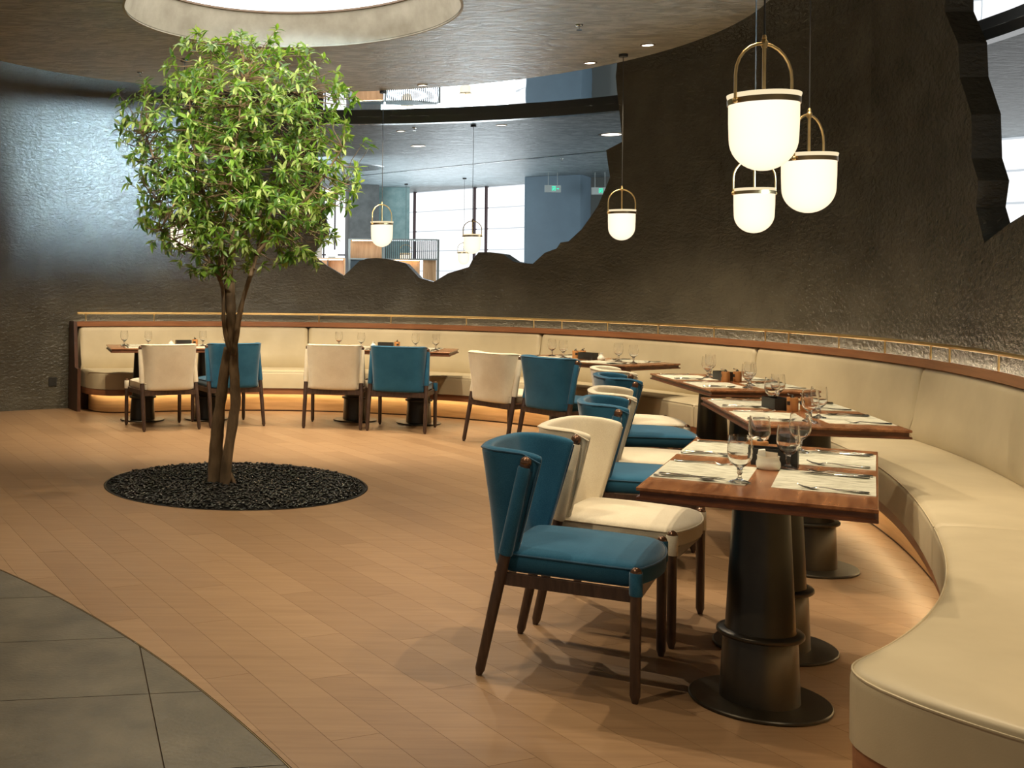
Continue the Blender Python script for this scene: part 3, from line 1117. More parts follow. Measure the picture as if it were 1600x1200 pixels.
def mk_table():
    t = thing('restaurant_table', '', 'table', group='restaurant tables')
    h, l = TW / 2, TL / 2
    def ring(ins, z):
        return [(-h + ins, -l + ins, z), (h - ins, -l + ins, z), (h - ins, l - ins, z), (-h + ins, l - ins, z)]
    build('tabletop', loft([ring(0.003, 0.7345), ring(0.0, 0.737), ring(0.0, 0.7455), ring(0.0025, TZ)]), M['table'], t, False)
    build('table_edge', loft([ring(0.004, 0.704), ring(0.0, 0.706), ring(0.0, 0.714), ring(0.010, 0.717), ring(0.010, 0.7335), ring(0.012, 0.7345)]), M['table_edge'], t, False)
    for s in (-1, 1):
        c = (0, 0.328 * s, 0)
        p = build('pedestal', lathe([(0.127, 0.014), (0.1165, 0.235), (0.110, 0.25), (0.088, 0.69), (0.094, 0.692), (0.094, 0.704), (0, 0.704)], 48, c), M['dark_metal'], t, True, 30)
        build('base_plate', lathe([(0, 0), (0.219, 0), (0.2245, 0.004), (0.2245, 0.010), (0.221, 0.0135), (0, 0.0145)], 64, c), M['dark_metal'], p, True, 25)
        build('collar', lathe([(0.112, 0.226), (0.134, 0.228), (0.1375, 0.232), (0.1375, 0.240), (0.134, 0.244), (0.110, 0.247)], 48, c), M['dark_metal'], p, True, 50)
    return t


tab0 = mk_table()
for n_, (x, y, a) in tables.items():
    o = tab0 if n_ == 1 else copy_tree(tab0)
    o.location = (x, y, 0)
    o.rotation_euler = (0, 0, R(a))
    o['label'] = 'mahogany topped table on two dark pedestals, the ' + TB[n_]

# ------------------------------------------------------------------ TABLE SETTINGS
def on(tb, a, u, z=TZ, rz=0.0):
    x, y, g = tables[tb]
    c, s = math.cos(R(g)), math.sin(R(g))
    return (x + a * c - u * s, y + a * s + u * c, z), R(g) + rz


def place(o, tb, a, u, z=TZ, rz=0.0):
    p, r = on(tb, a, u, z, rz)
    o.location = p
    o.rotation_euler = (0, 0, r)
    return o


def proto_copy(proto, state={}):
    if proto.name not in state:
        state[proto.name] = True
        return proto
    return copy_tree(proto)


mat0 = build('placemat', loft([[(-0.15, -0.213, 0), (0.15, -0.213, 0), (0.15, 0.213, 0), (-0.15, 0.213, 0)], [(-0.15, -0.213, 0.002), (0.15, -0.213, 0.002), (0.15, 0.213, 0.002), (-0.15, 0.213, 0.002)]]), M['mat'], None, False)
# goblet with real wall thickness
gp = [(0.0, 0.0), (0.033, 0.0), (0.0345, 0.0015), (0.030, 0.004), (0.014, 0.009), (0.0065, 0.016), (0.0055, 0.026), (0.0085, 0.032), (0.0075, 0.040), (0.010, 0.050), (0.020, 0.057), (0.032, 0.069), (0.0385, 0.086), (0.040, 0.104), (0.0385, 0.128), (0.0355, 0.152), (0.0348, 0.157),
      (0.0338, 0.157), (0.0345, 0.152), (0.0374, 0.128), (0.0388, 0.104), (0.0373, 0.087), (0.0308, 0.071), (0.019, 0.060), (0.008, 0.0555), (0.0, 0.0545)]
glass0 = build('water_glass', lathe(gp, 28), M['glass'], None, True, 60)
# cutlery, lying along +x, about 0.2 m long


def strip(sec, n=8, th=0.0016):
    """sec: (x, half width, z) stations -> thin rounded bar"""
    rings = []
    for x, w, z, h in sec:
        rings.append([(x, w * math.cos(2 * PI * i / n), z + h * math.sin(2 * PI * i / n)) for i in range(n)])
    return loft(rings)


handle = [(-0.105, 0.004, 0.0045, 0.0025), (-0.102, 0.0085, 0.0045, 0.0034), (-0.06, 0.0070, 0.0048, 0.0034), (-0.015, 0.0042, 0.0055, 0.003), (0.015, 0.0030, 0.0085, 0.0022)]
vf = strip(handle + [(0.035, 0.0036, 0.0095, 0.002), (0.045, 0.0105, 0.0075, 0.0018), (0.055, 0.0125, 0.0045, 0.0016), (0.066, 0.0125, 0.0035, 0.0014)], 10)
tines = [strip([(0.065, 0.0016, 0.0036, 0.0012), (0.085, 0.0014, 0.007, 0.001), (0.102, 0.0009, 0.0145, 0.0008)], 6) for _ in range(4)]
tl_ = []
for i, q in enumerate(tines):
    tl_.append(([(x, y - 0.0105 + 0.007 * i, z) for x, y, z in q[0]], q[1]))
fork0 = build('fork', cat(vf, *tl_), M['steel'], None, True, 50)
spoon0 = build('spoon', strip(handle + [(0.033, 0.0036, 0.009, 0.002), (0.042, 0.0085, 0.0075, 0.0018), (0.055, 0.0165, 0.0045, 0.0022), (0.070, 0.0195, 0.0042, 0.003), (0.085, 0.0170, 0.0065, 0.0026), (0.096, 0.009, 0.0095, 0.002), (0.100, 0.002, 0.0105, 0.001)], 12), M['steel'], None, True, 50)
knife0 = build('table_knife', strip([(-0.105, 0.004, 0.005, 0.003), (-0.102, 0.0088, 0.005, 0.0045), (-0.05, 0.0080, 0.005, 0.0045), (-0.008, 0.0070, 0.005, 0.004), (0.0, 0.0055, 0.005, 0.003), (0.006, 0.0095, 0.005, 0.0012), (0.06, 0.0105, 0.005, 0.001), (0.095, 0.0085, 0.005, 0.0009), (0.112, 0.002, 0.005, 0.0006)], 10), M['steel'], None, True, 50)

seats_ = [('teal', -1, -0.25), ('cream', -1, 0.37), ('teal', 1, -0.24), ('cream', 1, 0.34)]
glass_uv = {1: [(-0.055, -0.415), (-0.05, 0.25), (0.063, -0.018), (0.075, 0.47)]}
for tb in tables:
    for i, (kind, side, u) in enumerate(seats_):
        if tb != 1:
            u = (-0.31 if u < 0 else 0.31) + rnd.uniform(-0.012, 0.012)
        who = ('before the %s chair, %s' if side < 0 else 'opposite the %s chair, %s') % (kind, TB[tb])
        jz = rnd.uniform(-0.02, 0.02)
        o = place(proto_copy(mat0), tb, side * 0.188, u, TZ, jz)
        tag(o, 'woven placemat ' + who, 'placemat', 'woven placemats')
        # the diner's right hand side along the table
        rh_ = -1 if side < 0 else 1
        rot = 0.0 if side < 0 else PI
        ga, gu = glass_uv.get(tb, [None] * 4)[i] if tb in glass_uv else (side * 0.045, u + rh_ * (0.20 if rh_ * u > 0 else 0.03))
        o = place(proto_copy(glass0), tb, ga + rnd.uniform(-.006, .006), gu + rnd.uniform(-.01, .01), TZ + 0.0021 if abs(gu - u) < 0.24 and abs(ga) > 0.03 else TZ)
        if tb == 1 and i == 2:
            o.location.z = TZ + 0.0021
        tag(o, 'stemmed water glass ' + who, 'glass', 'water glasses')
        z = TZ + 0.002
        o = place(proto_copy(knife0), tb, side * 0.215, u + rh_ * 0.145, z, rot + rnd.uniform(-.03, .03))
        tag(o, 'steel knife ' + who, 'knife', 'table knives')
        o = place(proto_copy(spoon0), tb, side * 0.225, u + rh_ * 0.188, z, rot + rnd.uniform(-.03, .03))
        tag(o, 'steel spoon ' + who, 'spoon', 'spoons')
        o = place(proto_copy(fork0), tb, side * 0.215, u - rh_ * (0.185 if side > 0 else 0.195), z, rot + rnd.uniform(-.04, .04))
        tag(o, 'steel fork ' + who, 'fork', 'forks')

# wooden mills with steel tops
def mk_mill():
    t = thing('pepper_mill', '', 'mill', group='beech mills')
    build('body', lathe([(0, 0), (0.027, 0), (0.0285, 0.002), (0.0285, 0.070), (0.027, 0.073), (0, 0.073)], 28), M['mill'], t, True, 30)
    build('crank', cat(lathe([(0, 0.073), (0.012, 0.073), (0.011, 0.079), (0.005, 0.081), (0.004, 0.088), (0, 0.089)], 14),
                       tube([(0, 0, 0.086), (0.014, 0, 0.088), (0.026, 0, 0.087)], 0.0022, 6), sphere((0.027, 0, 0.091), 0.005, 8, 6)), M['steel'], t)
    V, Fc = [], []
    for i in range(9):
        a = R(-24 + 6 * i)
        for z in (0.034, 0.054):
            V.append((0.0289 * math.cos(a), 0.0289 * math.sin(a), z))
    for i in range(8):
        Fc.append((2 * i, 2 * i + 2, 2 * i + 3, 2 * i + 1))
    build('label_patch', (V, Fc), M['black'], t)
    return t


mill0 = mk_mill()


def mk_caddy():
    t = thing('menu_caddy', '', 'caddy', group='black caddies')
    w, l, hh, th = 0.042, 0.078, 0.062, 0.004
    build('tray', cat(boxvf(-w, w, -l, l, 0, th), boxvf(-w, -w + th, -l, l, th, hh), boxvf(w - th, w, -l, l, th, hh), boxvf(-w + th, w - th, -l, -l + th, th, hh), boxvf(-w + th, w - th, l - th, l, th, hh)), M['black'], t, False)
    build('divider', boxvf(-w + th, w - th, -0.02, -0.016, th, hh - 0.004), M['black'], t, False)
    return t


cad0 = mk_caddy()
bowl_p = [(0, 0), (0.034, 0), (0.038, 0.004), (0.0415, 0.016), (0.0405, 0.028), (0.036, 0.038), (0.037, 0.046), (0.039, 0.050), (0.0365, 0.050), (0.0335, 0.040), (0.037, 0.028), (0.037, 0.012), (0, 0.006)]
vf = lathe(bowl_p, 32)
bowl0 = build('sugar_bowl', ([(p[0] * 0.78, p[1] * 1.02, p[2]) for p in vf[0]], vf[1]), M['porcelain'], None, True, 60)
jug_p = [(0, 0), (0.026, 0), (0.033, 0.008), (0.034, 0.020), (0.026, 0.036), (0.016, 0.046), (0.0145, 0.060), (0.017, 0.068), (0.014, 0.068), (0.012, 0.056), (0, 0.050)]
jug0 = build('bud_vase', lathe(jug_p, 24), M['porcelain'], None, True, 60)
sach0 = build('sugar_sachet', loft([[(-0.003, -0.021, 0), (0.003, -0.021, 0), (0.003, 0.021, 0), (-0.003, 0.021, 0)], [(-0.0045, -0.022, 0.02), (0.0045, -0.022, 0.02), (0.0045, 0.022, 0.02), (-0.0045, 0.022, 0.02)], [(-0.001, -0.022, 0.042), (0.001, -0.022, 0.042), (0.001, 0.022, 0.042), (-0.001, 0.022, 0.042)]]), M['paper2'], None, False)
# table 1
o = place(proto_copy(bowl0), 1, 0.0, -0.055, TZ, R(75))
tag(o, 'white oval porcelain sugar bowl holding sachets, ' + TB[1], 'bowl')
o = place(proto_copy(sach0), 1, 0.010, -0.058, TZ + 0.022, R(68))
tag(o, 'buff paper sugar sachet standing in the white bowl', 'sachet')
nap = build('paper_napkin', loft([[(-0.003, -0.014, 0), (0.003, -0.014, 0), (0.003, 0.012, 0), (-0.003, 0.012, 0)], [(-0.006, -0.017, 0.025), (0.004, -0.016, 0.025), (0.004, 0.013, 0.025), (-0.006, 0.012, 0.025)], [(-0.010, -0.017, 0.052), (-0.004, -0.013, 0.055), (-0.003, 0.008, 0.050), (-0.009, 0.007, 0.048)]]), M['paper'], None, True, 60)
place(nap, 1, -0.024, -0.056, TZ + 0.020, R(80))
tag(nap, 'folded white paper tuft standing in the white bowl', 'napkin')
o = place(proto_copy(cad0), 1, 0.012, 0.075, TZ, R(90))
tag(o, 'black box caddy behind the white sugar bowl, ' + TB[1], 'caddy', 'black caddies')
o = place(proto_copy(mill0), 1, -0.045, 0.165, TZ, R(200))
tag(o, 'beech mill behind the glasses, ' + TB[1], 'mill', 'beech mills')
# table 2
for a, u, r_, w in [(0.00, 0.02, 210, 'beech mill next to the caddy, '), (0.075, 0.055, 190, 'beech mill towards the bench, ')]:
    tag(place(proto_copy(mill0), 2, a, u, TZ, R(r_)), w + TB[2], 'mill', 'beech mills')
tag(place(proto_copy(cad0), 2, -0.060, 0.115, TZ, R(12)), 'open black box caddy, ' + TB[2], 'caddy', 'black caddies')
tag(place(proto_copy(bowl0), 2, 0.02, 0.20, TZ, R(20)), 'white sugar bowl behind the caddy, ' + TB[2], 'bowl')
# table 3
for a, u, r_, w in [(-0.03, -0.03, 170, 'beech mill closer to the chairs, '), (0.06, 0.00, 190, 'beech mill closer to the bench, ')]:
    tag(place(proto_copy(mill0), 3, a, u, TZ, R(r_)), w + TB[3], 'mill', 'beech mills')
tag(place(proto_copy(cad0), 3, 0.01, 0.125, TZ, R(8)), 'black box caddy behind two mills, ' + TB[3], 'caddy', 'black caddies')
# table 4
for a, u, r_, w in [(-0.03, 0.15, 240, 'beech mill in front, '), (0.05, 0.14, 250, 'beech mill half behind another, ')]:
    tag(place(proto_copy(mill0), 4, a, u, TZ, R(r_)), w + TB[4], 'mill', 'beech mills')
tag(place(proto_copy(cad0), 4, -0.005, 0.025, TZ, R(4)), 'black box caddy between mills and white vase, ' + TB[4], 'caddy', 'black caddies')
tag(place(proto_copy(jug0), 4, 0.0, -0.118, TZ), 'small white bud vase, ' + TB[4], 'vase', 'bud vases')
# table 5
tag(place(proto_copy(jug0), 5, 0.02, 0.150, TZ), 'small white bud vase, ' + TB[5], 'vase', 'bud vases')
tag(place(proto_copy(cad0), 5, 0.02, 0.02, TZ, R(4)), 'black box caddy between white vase and mill, ' + TB[5], 'caddy', 'black caddies')
tag(place(proto_copy(mill0), 5, 0.0, -0.10, TZ, R(200)), 'beech mill with dark label, ' + TB[5], 'mill', 'beech mills')
# table 6
tag(place(proto_copy(jug0), 6, 0.02, 0.040, TZ), 'small white bud vase, ' + TB[6], 'vase', 'bud vases')
tag(place(proto_copy(cad0), 6, 0.03, -0.09, TZ, R(3)), 'black box caddy between white vase and mill, ' + TB[6], 'caddy', 'black caddies')
tag(place(proto_copy(mill0), 6, 0.0, -0.205, TZ, R(160)), 'beech mill beside the caddy, ' + TB[6], 'mill', 'beech mills')

# ------------------------------------------------------------------ PENDANT LAMPS
def mk_pendant(x, y, zs, ztop, rz, label, hide=False):
    """zs: height of the shade's rim; shade 0.23 wide"""
    t = thing('pendant_lamp', label, 'lamp', (x, y, zs), R(rz), 'opal glass pendants')
    t.scale = (0.957, 0.957, 0.957)
    ztop = zs + (ztop - zs) / 0.957
    prof = [(0, -0.242)]
    for q in range(1, 11):
        a = R(90 * q / 10)
        prof.append((0.108 * math.sin(a), -0.134 - 0.108 * math.cos(a)))
    prof += [(0.110, -0.08), (0.1105, -0.018)]
    build('shade', lathe(prof, 40), M['opal'], t, True, 60)
    build('shade_rim', lathe([(0.1105, -0.018), (0.113, 0.0), (0.1165, 0.012), (0.1165, 0.015), (0.112, 0.015), (0.106, -0.01)], 40), M['opal_rim'], t, True, 60)
    build('band', lathe([(0.1115, -0.020), (0.1145, -0.020), (0.1145, -0.001), (0.1115, -0.001)], 40, closed=True), M['bronze'], t, True, 30)
    arch = []
    w = 0.122
    arch.append((-w, 0, -0.012))
    arch.append((-w, 0, 0.04))
    for q in range(13):
        a = PI - PI * q / 12
        arch.append((w * math.cos(a), 0, 0.075 + 0.112 * math.sin(a)))
    arch += [(w, 0, 0.04), (w, 0, -0.012)]
    build('handle', cat(tube(arch, 0.0052, 10), sphere((-w, 0, -0.011), 0.0105, 10, 8), sphere((w, 0, -0.011), 0.0105, 10, 8),
                        lathe([(0, 0.172), (0.008, 0.173), (0.012, 0.182), (0.012, 0.192), (0.008, 0.200), (0.006, 0.203), (0.008, 0.206), (0.005, 0.216), (0, 0.218)], 16)), M['brass'], t)
    build('stem', tube([(0, 0, -0.005), (0, 0, 0.178)], 0.0062, 10), M['brass'], t)
    build('cord', tube([(0, 0, 0.214), (0, 0, ztop - zs - 0.01)], 0.0032, 6), M['cord'], t)
    build('canopy', lathe([(0, ztop - zs - 0.024), (0.034, ztop - zs - 0.024), (0.037, ztop - zs - 0.02), (0.037, ztop - zs), (0, ztop - zs)], 24), M['cord'], t, True, 30)
    return t


# (same scale as the rest of the room)
mk_pendant(1.676, 3.61, 2.012, 3.49, 20, 'largest pendant lamp, hanging in front over the table by the rounded bench end')
mk_pendant(2.364, 4.68, 1.950, 3.49, 35, 'pendant lamp hanging just behind the largest one against the rock wall')
mk_pendant(2.826, 6.19, 1.938, 3.49, 0, 'lowest of the three clustered pendant lamps by the rock wall')
mk_pendant(3.050, 9.02, 2.009, 3.28, 8, 'lone pendant lamp in front of the rock wall between opening and lamp cluster')
mk_pendant(1.340, 10.84, 1.998, 3.28, 30, 'pendant lamp by the tree in front of the grey pier')
mk_pendant(-0.51, 9.40, 1.905, 3.28, 15, 'pendant lamp half hidden by the tree foliage')
mk_pendant(2.865, 14.0, 2.03, 3.41, 0, 'pendant lamp beyond the wall opening before the white blinds')
mk_pendant(3.22, 22.2, 2.02, 3.41, 0, 'far pendant lamp before the slatted shelf screen')
mk_pendant(4.12, 20.9, 2.02, 3.41, 0, 'far pendant lamp before the white blinds, low behind the rock edge')
# ------------------------------------------------------------------ ceiling downlights in view
def downlight(x, y, z, r, label):
    t = thing('downlight', label, 'downlight', (x, y, z), 0, 'recessed downlights')
    build('trim_ring', lathe([(r * 0.78, -0.001), (r, -0.001), (r * 1.0, -0.006), (r * 0.84, -0.008)], 28, closed=True), M['bronze'], t)
    build('lens', lathe([(0, -0.003), (r * 0.8, -0.003), (r * 0.8, -0.001), (0, -0.001)], 28), M['lamp'], t, False)


for x, y, z, r, lab in [
    (3.116, 8.66, ZD, 0.055, 'bright recessed downlight at the disc edge beside the dark rock wall'),
    (2.89, 9.37, ZD, 0.055, 'recessed downlight at the disc edge above the ragged opening corner'),
    (1.666, 10.50, ZD, 0.050, 'recessed downlight on the disc edge next to the pendant canopy'),
    (0.963, 10.71, ZD, 0.050, 'recessed downlight on the disc edge beside the tree crown'),
    (2.504, 16.14, 3.412, 0.11, 'flat recessed downlight in the outer ceiling behind the pendant cord'),
    (2.04, 14.61, 3.412, 0.06, 'small recessed downlight in the outer ceiling beside the tree'),
    (4.83, 14.72, 3.412, 0.16, 'large recessed downlight in the outer ceiling at the ragged rock corner'),
    (3.21, 13.97, 3.412, 0.07, 'recessed downlight in the outer ceiling close behind the fascia'),
]:
    downlight(x, y, z, r, lab)


def sprinkler(x, y, z, label):
    t = thing('sprinkler_head', label, 'sprinkler', (x, y, z), 0, 'sprinkler heads')
    build('rosette', lathe([(0, 0), (0.028, 0), (0.026, -0.006), (0.012, -0.010), (0, -0.010)][::-1], 16), M['steel'], t)
    build('deflector', cat(tube([(0, 0, -0.008), (0, 0, -0.035)], 0.005, 8), lathe([(0, -0.038), (0.020, -0.038), (0.020, -0.035), (0, -0.035)], 12)), M['steel'], t)


sprinkler(2.395, 8.025, ZD, 'small steel sprinkler head on the plaster disc right of the skylight')
sprinkler(-0.942, 10.0, ZD, 'small steel sprinkler head on the plaster disc left of the tree')
sprinkler(2.17, 14.3, 3.412, 'small steel sprinkler head on the outer ceiling')
sprinkler(5.0, 17.6, 3.412, 'small steel sprinkler head on the outer ceiling above the exit sign')

# ------------------------------------------------------------------ EXIT SIGNS
def exit_sign(x, y, z, rz, label, arrow):
    t = thing('exit_sign', label, 'sign', (x, y, z), R(rz), 'hanging exit signs')
    t.scale = (0.5, 0.5, 0.5)
    build('housing', boxvf(-0.29, 0.29, -0.03, 0.03, 0, 0.25), M['sign_body'], t, False)
    for s in (-0.17, 0.17):
        build('hanger', tube([(s, 0, 0.25), (s, 0, (3.41 - z) * 2)], 0.010, 6), M['sign_body'], t)
    g = []
    yy0, yy1 = -0.034, -0.030
    # doorway outline
    for q in [(-0.04, -0.025, 0.05, 0.21), (0.075, 0.09, 0.05, 0.21), (-0.04, 0.09, 0.195, 0.21)]:
        g.append(boxvf(q[0], q[1], yy0, yy1, q[2], q[3]))
    # running figure: head, trunk, legs, arm
    g.append(xf(lathe([(0, -0.002), (0.014, -0.002), (0.014, 0.002), (0, 0.002)], 10), Matrix.Translation((0.032, -0.032, 0.172)) @ Matrix.Rotation(PI / 2, 4, 'X')))
    for a, b in [((0.03, 0.155), (0.012, 0.110)), ((0.012, 0.110), (0.045, 0.085)), ((0.045, 0.085), (0.030, 0.055)), ((0.012, 0.110), (-0.015, 0.070)), ((0.028, 0.148), (0.060, 0.125)), ((0.026, 0.148), (-0.010, 0.140))]:
        g.append(tube([(a[0], -0.032, a[1]), (b[0], -0.032, b[1])], 0.0085, 6))
    build('running_figure', cat(*g), M['sign_green'], t, False)
    if arrow:
        ar = cat(boxvf(0.13, 0.19, yy0, yy1, 0.115, 0.135), ([(0.185, yy0, 0.155), (0.185, yy0, 0.095), (0.225, yy0, 0.125), (0.185, yy1, 0.155), (0.185, yy1, 0.095), (0.225, yy1, 0.125)], [(0, 1, 2), (5, 4, 3), (0, 2, 5, 3), (2, 1, 4, 5), (1, 0, 3, 4)]))
        build('arrow', ar, M['sign_green'], t, False)


exit_sign(5.44, 19.7, 3.06, 8, 'green lit exit sign with arrow hanging before the slate blue pier', True)
exit_sign(6.24, 19.6, 3.02, -5, 'green lit exit sign half hidden by the ragged rock edge', False)

# ------------------------------------------------------------------ SHELF SCREEN in the far room
sh = thing('shelf_screen', 'tall metal framed shelf screen with amber lit wooden bays in the far room', 'shelf', (1.95, 20.6, 0), R(-4))
for x in (0.0, 0.63, 1.62):
    build('upright', boxvf(x - 0.02, x + 0.02, -0.03, 0.03, 0, 2.24), M['grey_metal'], sh, False)
for x0, x1 in ((0.02, 0.61), (0.65, 1.60)):
    for z in (1.40, 1.86, 2.22):
        build('shelf_board', boxvf(x0, x1, -0.03, 0.3, z, z + 0.025), M['grey_metal'], sh, False)
build('wood_back', boxvf(0.02, 0.61, 0.28, 0.30, 1.885, 2.22), M['amber_wood'], sh, False)
build('blue_back', boxvf(0.02, 0.61, 0.28, 0.30, 1.425, 1.86), M['blue_wall'], sh, False)
build('cane_panel', boxvf(0.65, 1.30, 0.10, 0.13, 1.425, 1.86), M['amber_wood'], sh, False)
build('wood_panel', boxvf(1.36, 1.60, 0.10, 0.13, 0.9, 1.86), M['amber_wood'], sh, False)
for i in range(26):
    x = 0.66 + i * 0.0365
    build('slat', boxvf(x, x + 0.016, -0.01, 0.02, 1.885, 2.22), M['slat'], sh, False)
build('lower_panel', boxvf(0.02, 1.60, 0.28, 0.30, 0, 1.40), M['amber_wood'], sh, False)
for x0, x1, z in ((0.05, 0.58, 2.205), (0.68, 1.28, 1.845)):
    build('shelf_light', boxvf(x0, x1, 0.02, 0.04, z, z + 0.012), M['amber_glow'], sh, False)
cb = thing('display_cabinet', 'low amber lit wooden display cabinet before the narrow window', 'cabinet', (1.22, 20.4, 0), R(-3))
build('carcass', cat(boxvf(0, 0.64, 0, 0.02, 0, 1.45), boxvf(0, 0.64, 0.28, 0.30, 0, 1.86), boxvf(0, 0.02, 0.0, 0.30, 0, 1.86), boxvf(0.62, 0.64, 0.0, 0.30, 0, 1.86), boxvf(0, 0.64, 0, 0.3, 1.86, 1.88)), M['amber_wood'], cb, False)
build('shelf_board', boxvf(0.02, 0.62, -0.02, 0.28, 1.45, 1.475), M['grey_metal'], cb, False)
build('mid_divider', boxvf(0.31, 0.33, 0.0, 0.28, 1.475, 1.86), M['darkwood'], cb, False)
build('shelf_light', boxvf(0.05, 0.60, 0.10, 0.12, 1.845, 1.858), M['amber_glow'], cb, False)
lp = thing('table_lamp', 'small glowing box lamp standing on the display cabinet', 'lamp', (1.62, 20.52, 1.88))
build('lamp_shade', cat(boxvf(-0.10, 0.10, -0.05, 0.05, 0.03, 0.15)), M['lamp'], lp, False)
build('lamp_base', cat(boxvf(-0.06, 0.06, -0.04, 0.04, 0.0, 0.03)), M['grey_metal'], lp, False)

# ------------------------------------------------------------------ PLANTING BED
bed = thing('planting_bed', 'round sunken planting bed edged in dark steel under the tree', 'planter', (B_C.x, B_C.y, 0))
build('soil', lathe([(0, -0.009), (B_R - 0.004, -0.009), (B_R - 0.004, -0.0085), (0, -0.0085)], 96), M['bed'], bed, False)
build('edge_ring', lathe([(B_R - 0.012, -0.009), (B_R - 0.001, -0.009), (B_R - 0.001, 0.003), (B_R - 0.012, 0.003)], 128, closed=True), M['steel_edge'], bed, True, 30)
ico = bmesh.new()
bmesh.ops.create_icosphere(ico, subdivisions=1, radius=1.0)
ico.verts.ensure_lookup_table()
iv = [v_.co.copy() for v_ in ico.verts]
if_ = [tuple(v_.index for v_ in f.verts) for f in ico.faces]
ico.free()
V, Fc = [], []
for i in range(5200):
    r_ = (B_R - 0.035) * math.sqrt(rnd.random())
    a = rnd.uniform(0, 2 * PI)
    L = rnd.uniform(0.012, 0.022)
    mtx = Matrix.Translation((B_C.x + r_ * math.cos(a), B_C.y + r_ * math.sin(a), rnd.uniform(0.0, 0.020) - (0.006 if r_ > B_R - 0.08 else 0))) @ Matrix.Rotation(rnd.uniform(0, 2 * PI), 4, 'Z') @ Matrix.Rotation(rnd.uniform(-.5, .5), 4, 'X') @ Matrix.Rotation(rnd.uniform(-.45, .45), 4, 'Y') @ Matrix.Diagonal((L, L * rnd.uniform(.5, .75), L * rnd.uniform(.28, .42), 1))
    o0 = len(V)
    V += [mtx @ (q * (1 + 0.12 * noise.noise(q * 1.7 + Vector((i, 0, 0))))) for q in iv]
    Fc += [tuple(q + o0 for q in f) for f in if_]
pb = build('pebbles', (V, Fc), M['pebble'], None, True, 180)
tag(pb, 'glossy black pebbles filling the round planting bed', 'pebbles', kind='stuff')

# ------------------------------------------------------------------ TREE
tree = thing('indoor_tree', 'slender indoor tree with twisted stems and a round bright green crown', 'tree', (0, 0, 0))
TY = 7.80


def smooth_path(pts, n=6):
    out = []
    P = [Vector(p) for p in pts]
    for i in range(len(P) - 1):
        p0, p1, p2, p3 = P[max(i - 1, 0)], P[i], P[i + 1], P[min(i + 2, len(P) - 1)]
        for q in range(n):
            t = q / n
            out.append(0.5 * ((2 * p1) + (p2 - p0) * t + (2 * p0 - 5 * p1 + 4 * p2 - p3) * t * t + (3 * p1 - p0 - 3 * p2 + p3) * t ** 3))
    out.append(P[-1])
    return out


def knobbly(path, rads, n=10, amp=0.12, seed=0):
    vf = tube(path, rads, n)
    V = []
    for p in vf[0]:
        V.append(p)
    m = len(path)
    for i in range(m):
        for q in range(n):
            idx = i * n + q
            c = path[i]
            d = V[idx] - c
            V[idx] = c + d * (1 + amp * noise.noise(Vector((V[idx].x * 14 + seed, V[idx].y * 14, V[idx].z * 9))) * 1.6)
    return V, vf[1]


def limb(name, pts, r0, r1, n=10, amp=0.12, sub=6):
    P = smooth_path([(x, TY + dy, z) for x, dy, z in pts], sub)
    m = len(P)
    rads = [r0 + (r1 - r0) * (i / (m - 1)) ** 0.8 for i in range(m)]
    build(name, knobbly(P, rads, n, amp, rnd.uniform(0, 50)), M['bark'], tree, True, 180)
    return P


limbs = []
limb('trunk', [(-0.180, 0.02, -0.008), (-0.176, 0.03, 0.20), (-0.170, 0.03, 0.393), (-0.146, 0.02, 0.597), (-0.124, 0.0, 0.796), (-0.098, -0.005, 0.95)], 0.056, 0.030, 14, 0.16)
limb('trunk', [(-0.115, -0.06, -0.008), (-0.100, -0.05, 0.18), (-0.070, -0.04, 0.393), (-0.046, -0.03, 0.597), (-0.062, -0.01, 0.823), (-0.077, 0, 1.04), (-0.083, 0, 1.21), (-0.100, 0.01, 1.40)], 0.036, 0.037, 14, 0.15)
limb('trunk', [(-0.205, 0.06, -0.008), (-0.205, 0.06, 0.15), (-0.195, 0.05, 0.33)], 0.026, 0.010, 10, 0.15)
limb('root_stub', [(-0.085, 0.0, 0.07), (-0.06, -0.02, 0.03), (-0.045, -0.03, 0.004)], 0.022, 0.014, 8, 0.1)
L1 = limb('branch', [(-0.100, 0.01, 1.38), (-0.10, 0.03, 1.55), (-0.06, 0.05, 1.80), (-0.02, 0.04, 2.05), (0.03, 0.02, 2.45), (0.02, 0.0, 2.95)], 0.034, 0.007)
L2 = limb('branch', [(-0.066, -0.02, 0.90), (-0.045, -0.02, 1.05), (-0.018, -0.02, 1.21), (0.018, -0.03, 1.353), (0.068, -0.05, 1.51), (0.12, -0.08, 1.70), (0.23, -0.12, 2.02), (0.36, -0.16, 2.40), (0.42, -0.14, 2.75)], 0.026, 0.006)
L3 = limb('branch', [(-0.09, -0.02, 0.92), (-0.131, -0.03, 1.11), (-0.142, -0.03, 1.353), (-0.20, -0.06, 1.50), (-0.29, -0.10, 1.65), (-0.42, -0.14, 1.88), (-0.58, -0.16, 2.15), (-0.68, -0.12, 2.42)], 0.018, 0.005)
L4 = limb('branch', [(-0.105, 0.0, 1.42), (-0.16, 0.08, 1.62), (-0.26, 0.16, 1.95), (-0.36, 0.22, 2.35), (-0.40, 0.20, 2.75)], 0.024, 0.006)
L5 = limb('branch', [(-0.085, 0.03, 1.62), (0.06, 0.14, 1.82), (0.24, 0.28, 2.10), (0.40, 0.36, 2.45)], 0.021, 0.006)
L6 = limb('branch', [(0.09, -0.06, 1.60), (0.24, -0.22, 1.78), (0.46, -0.30, 2.02), (0.66, -0.30, 2.32)], 0.018, 0.005)
L7 = limb('branch', [(-0.16, -0.04, 1.42), (-0.15, -0.20, 1.68), (-0.10, -0.36, 2.0), (-0.05, -0.44, 2.35), (-0.02, -0.40, 2.75)], 0.018, 0.005)
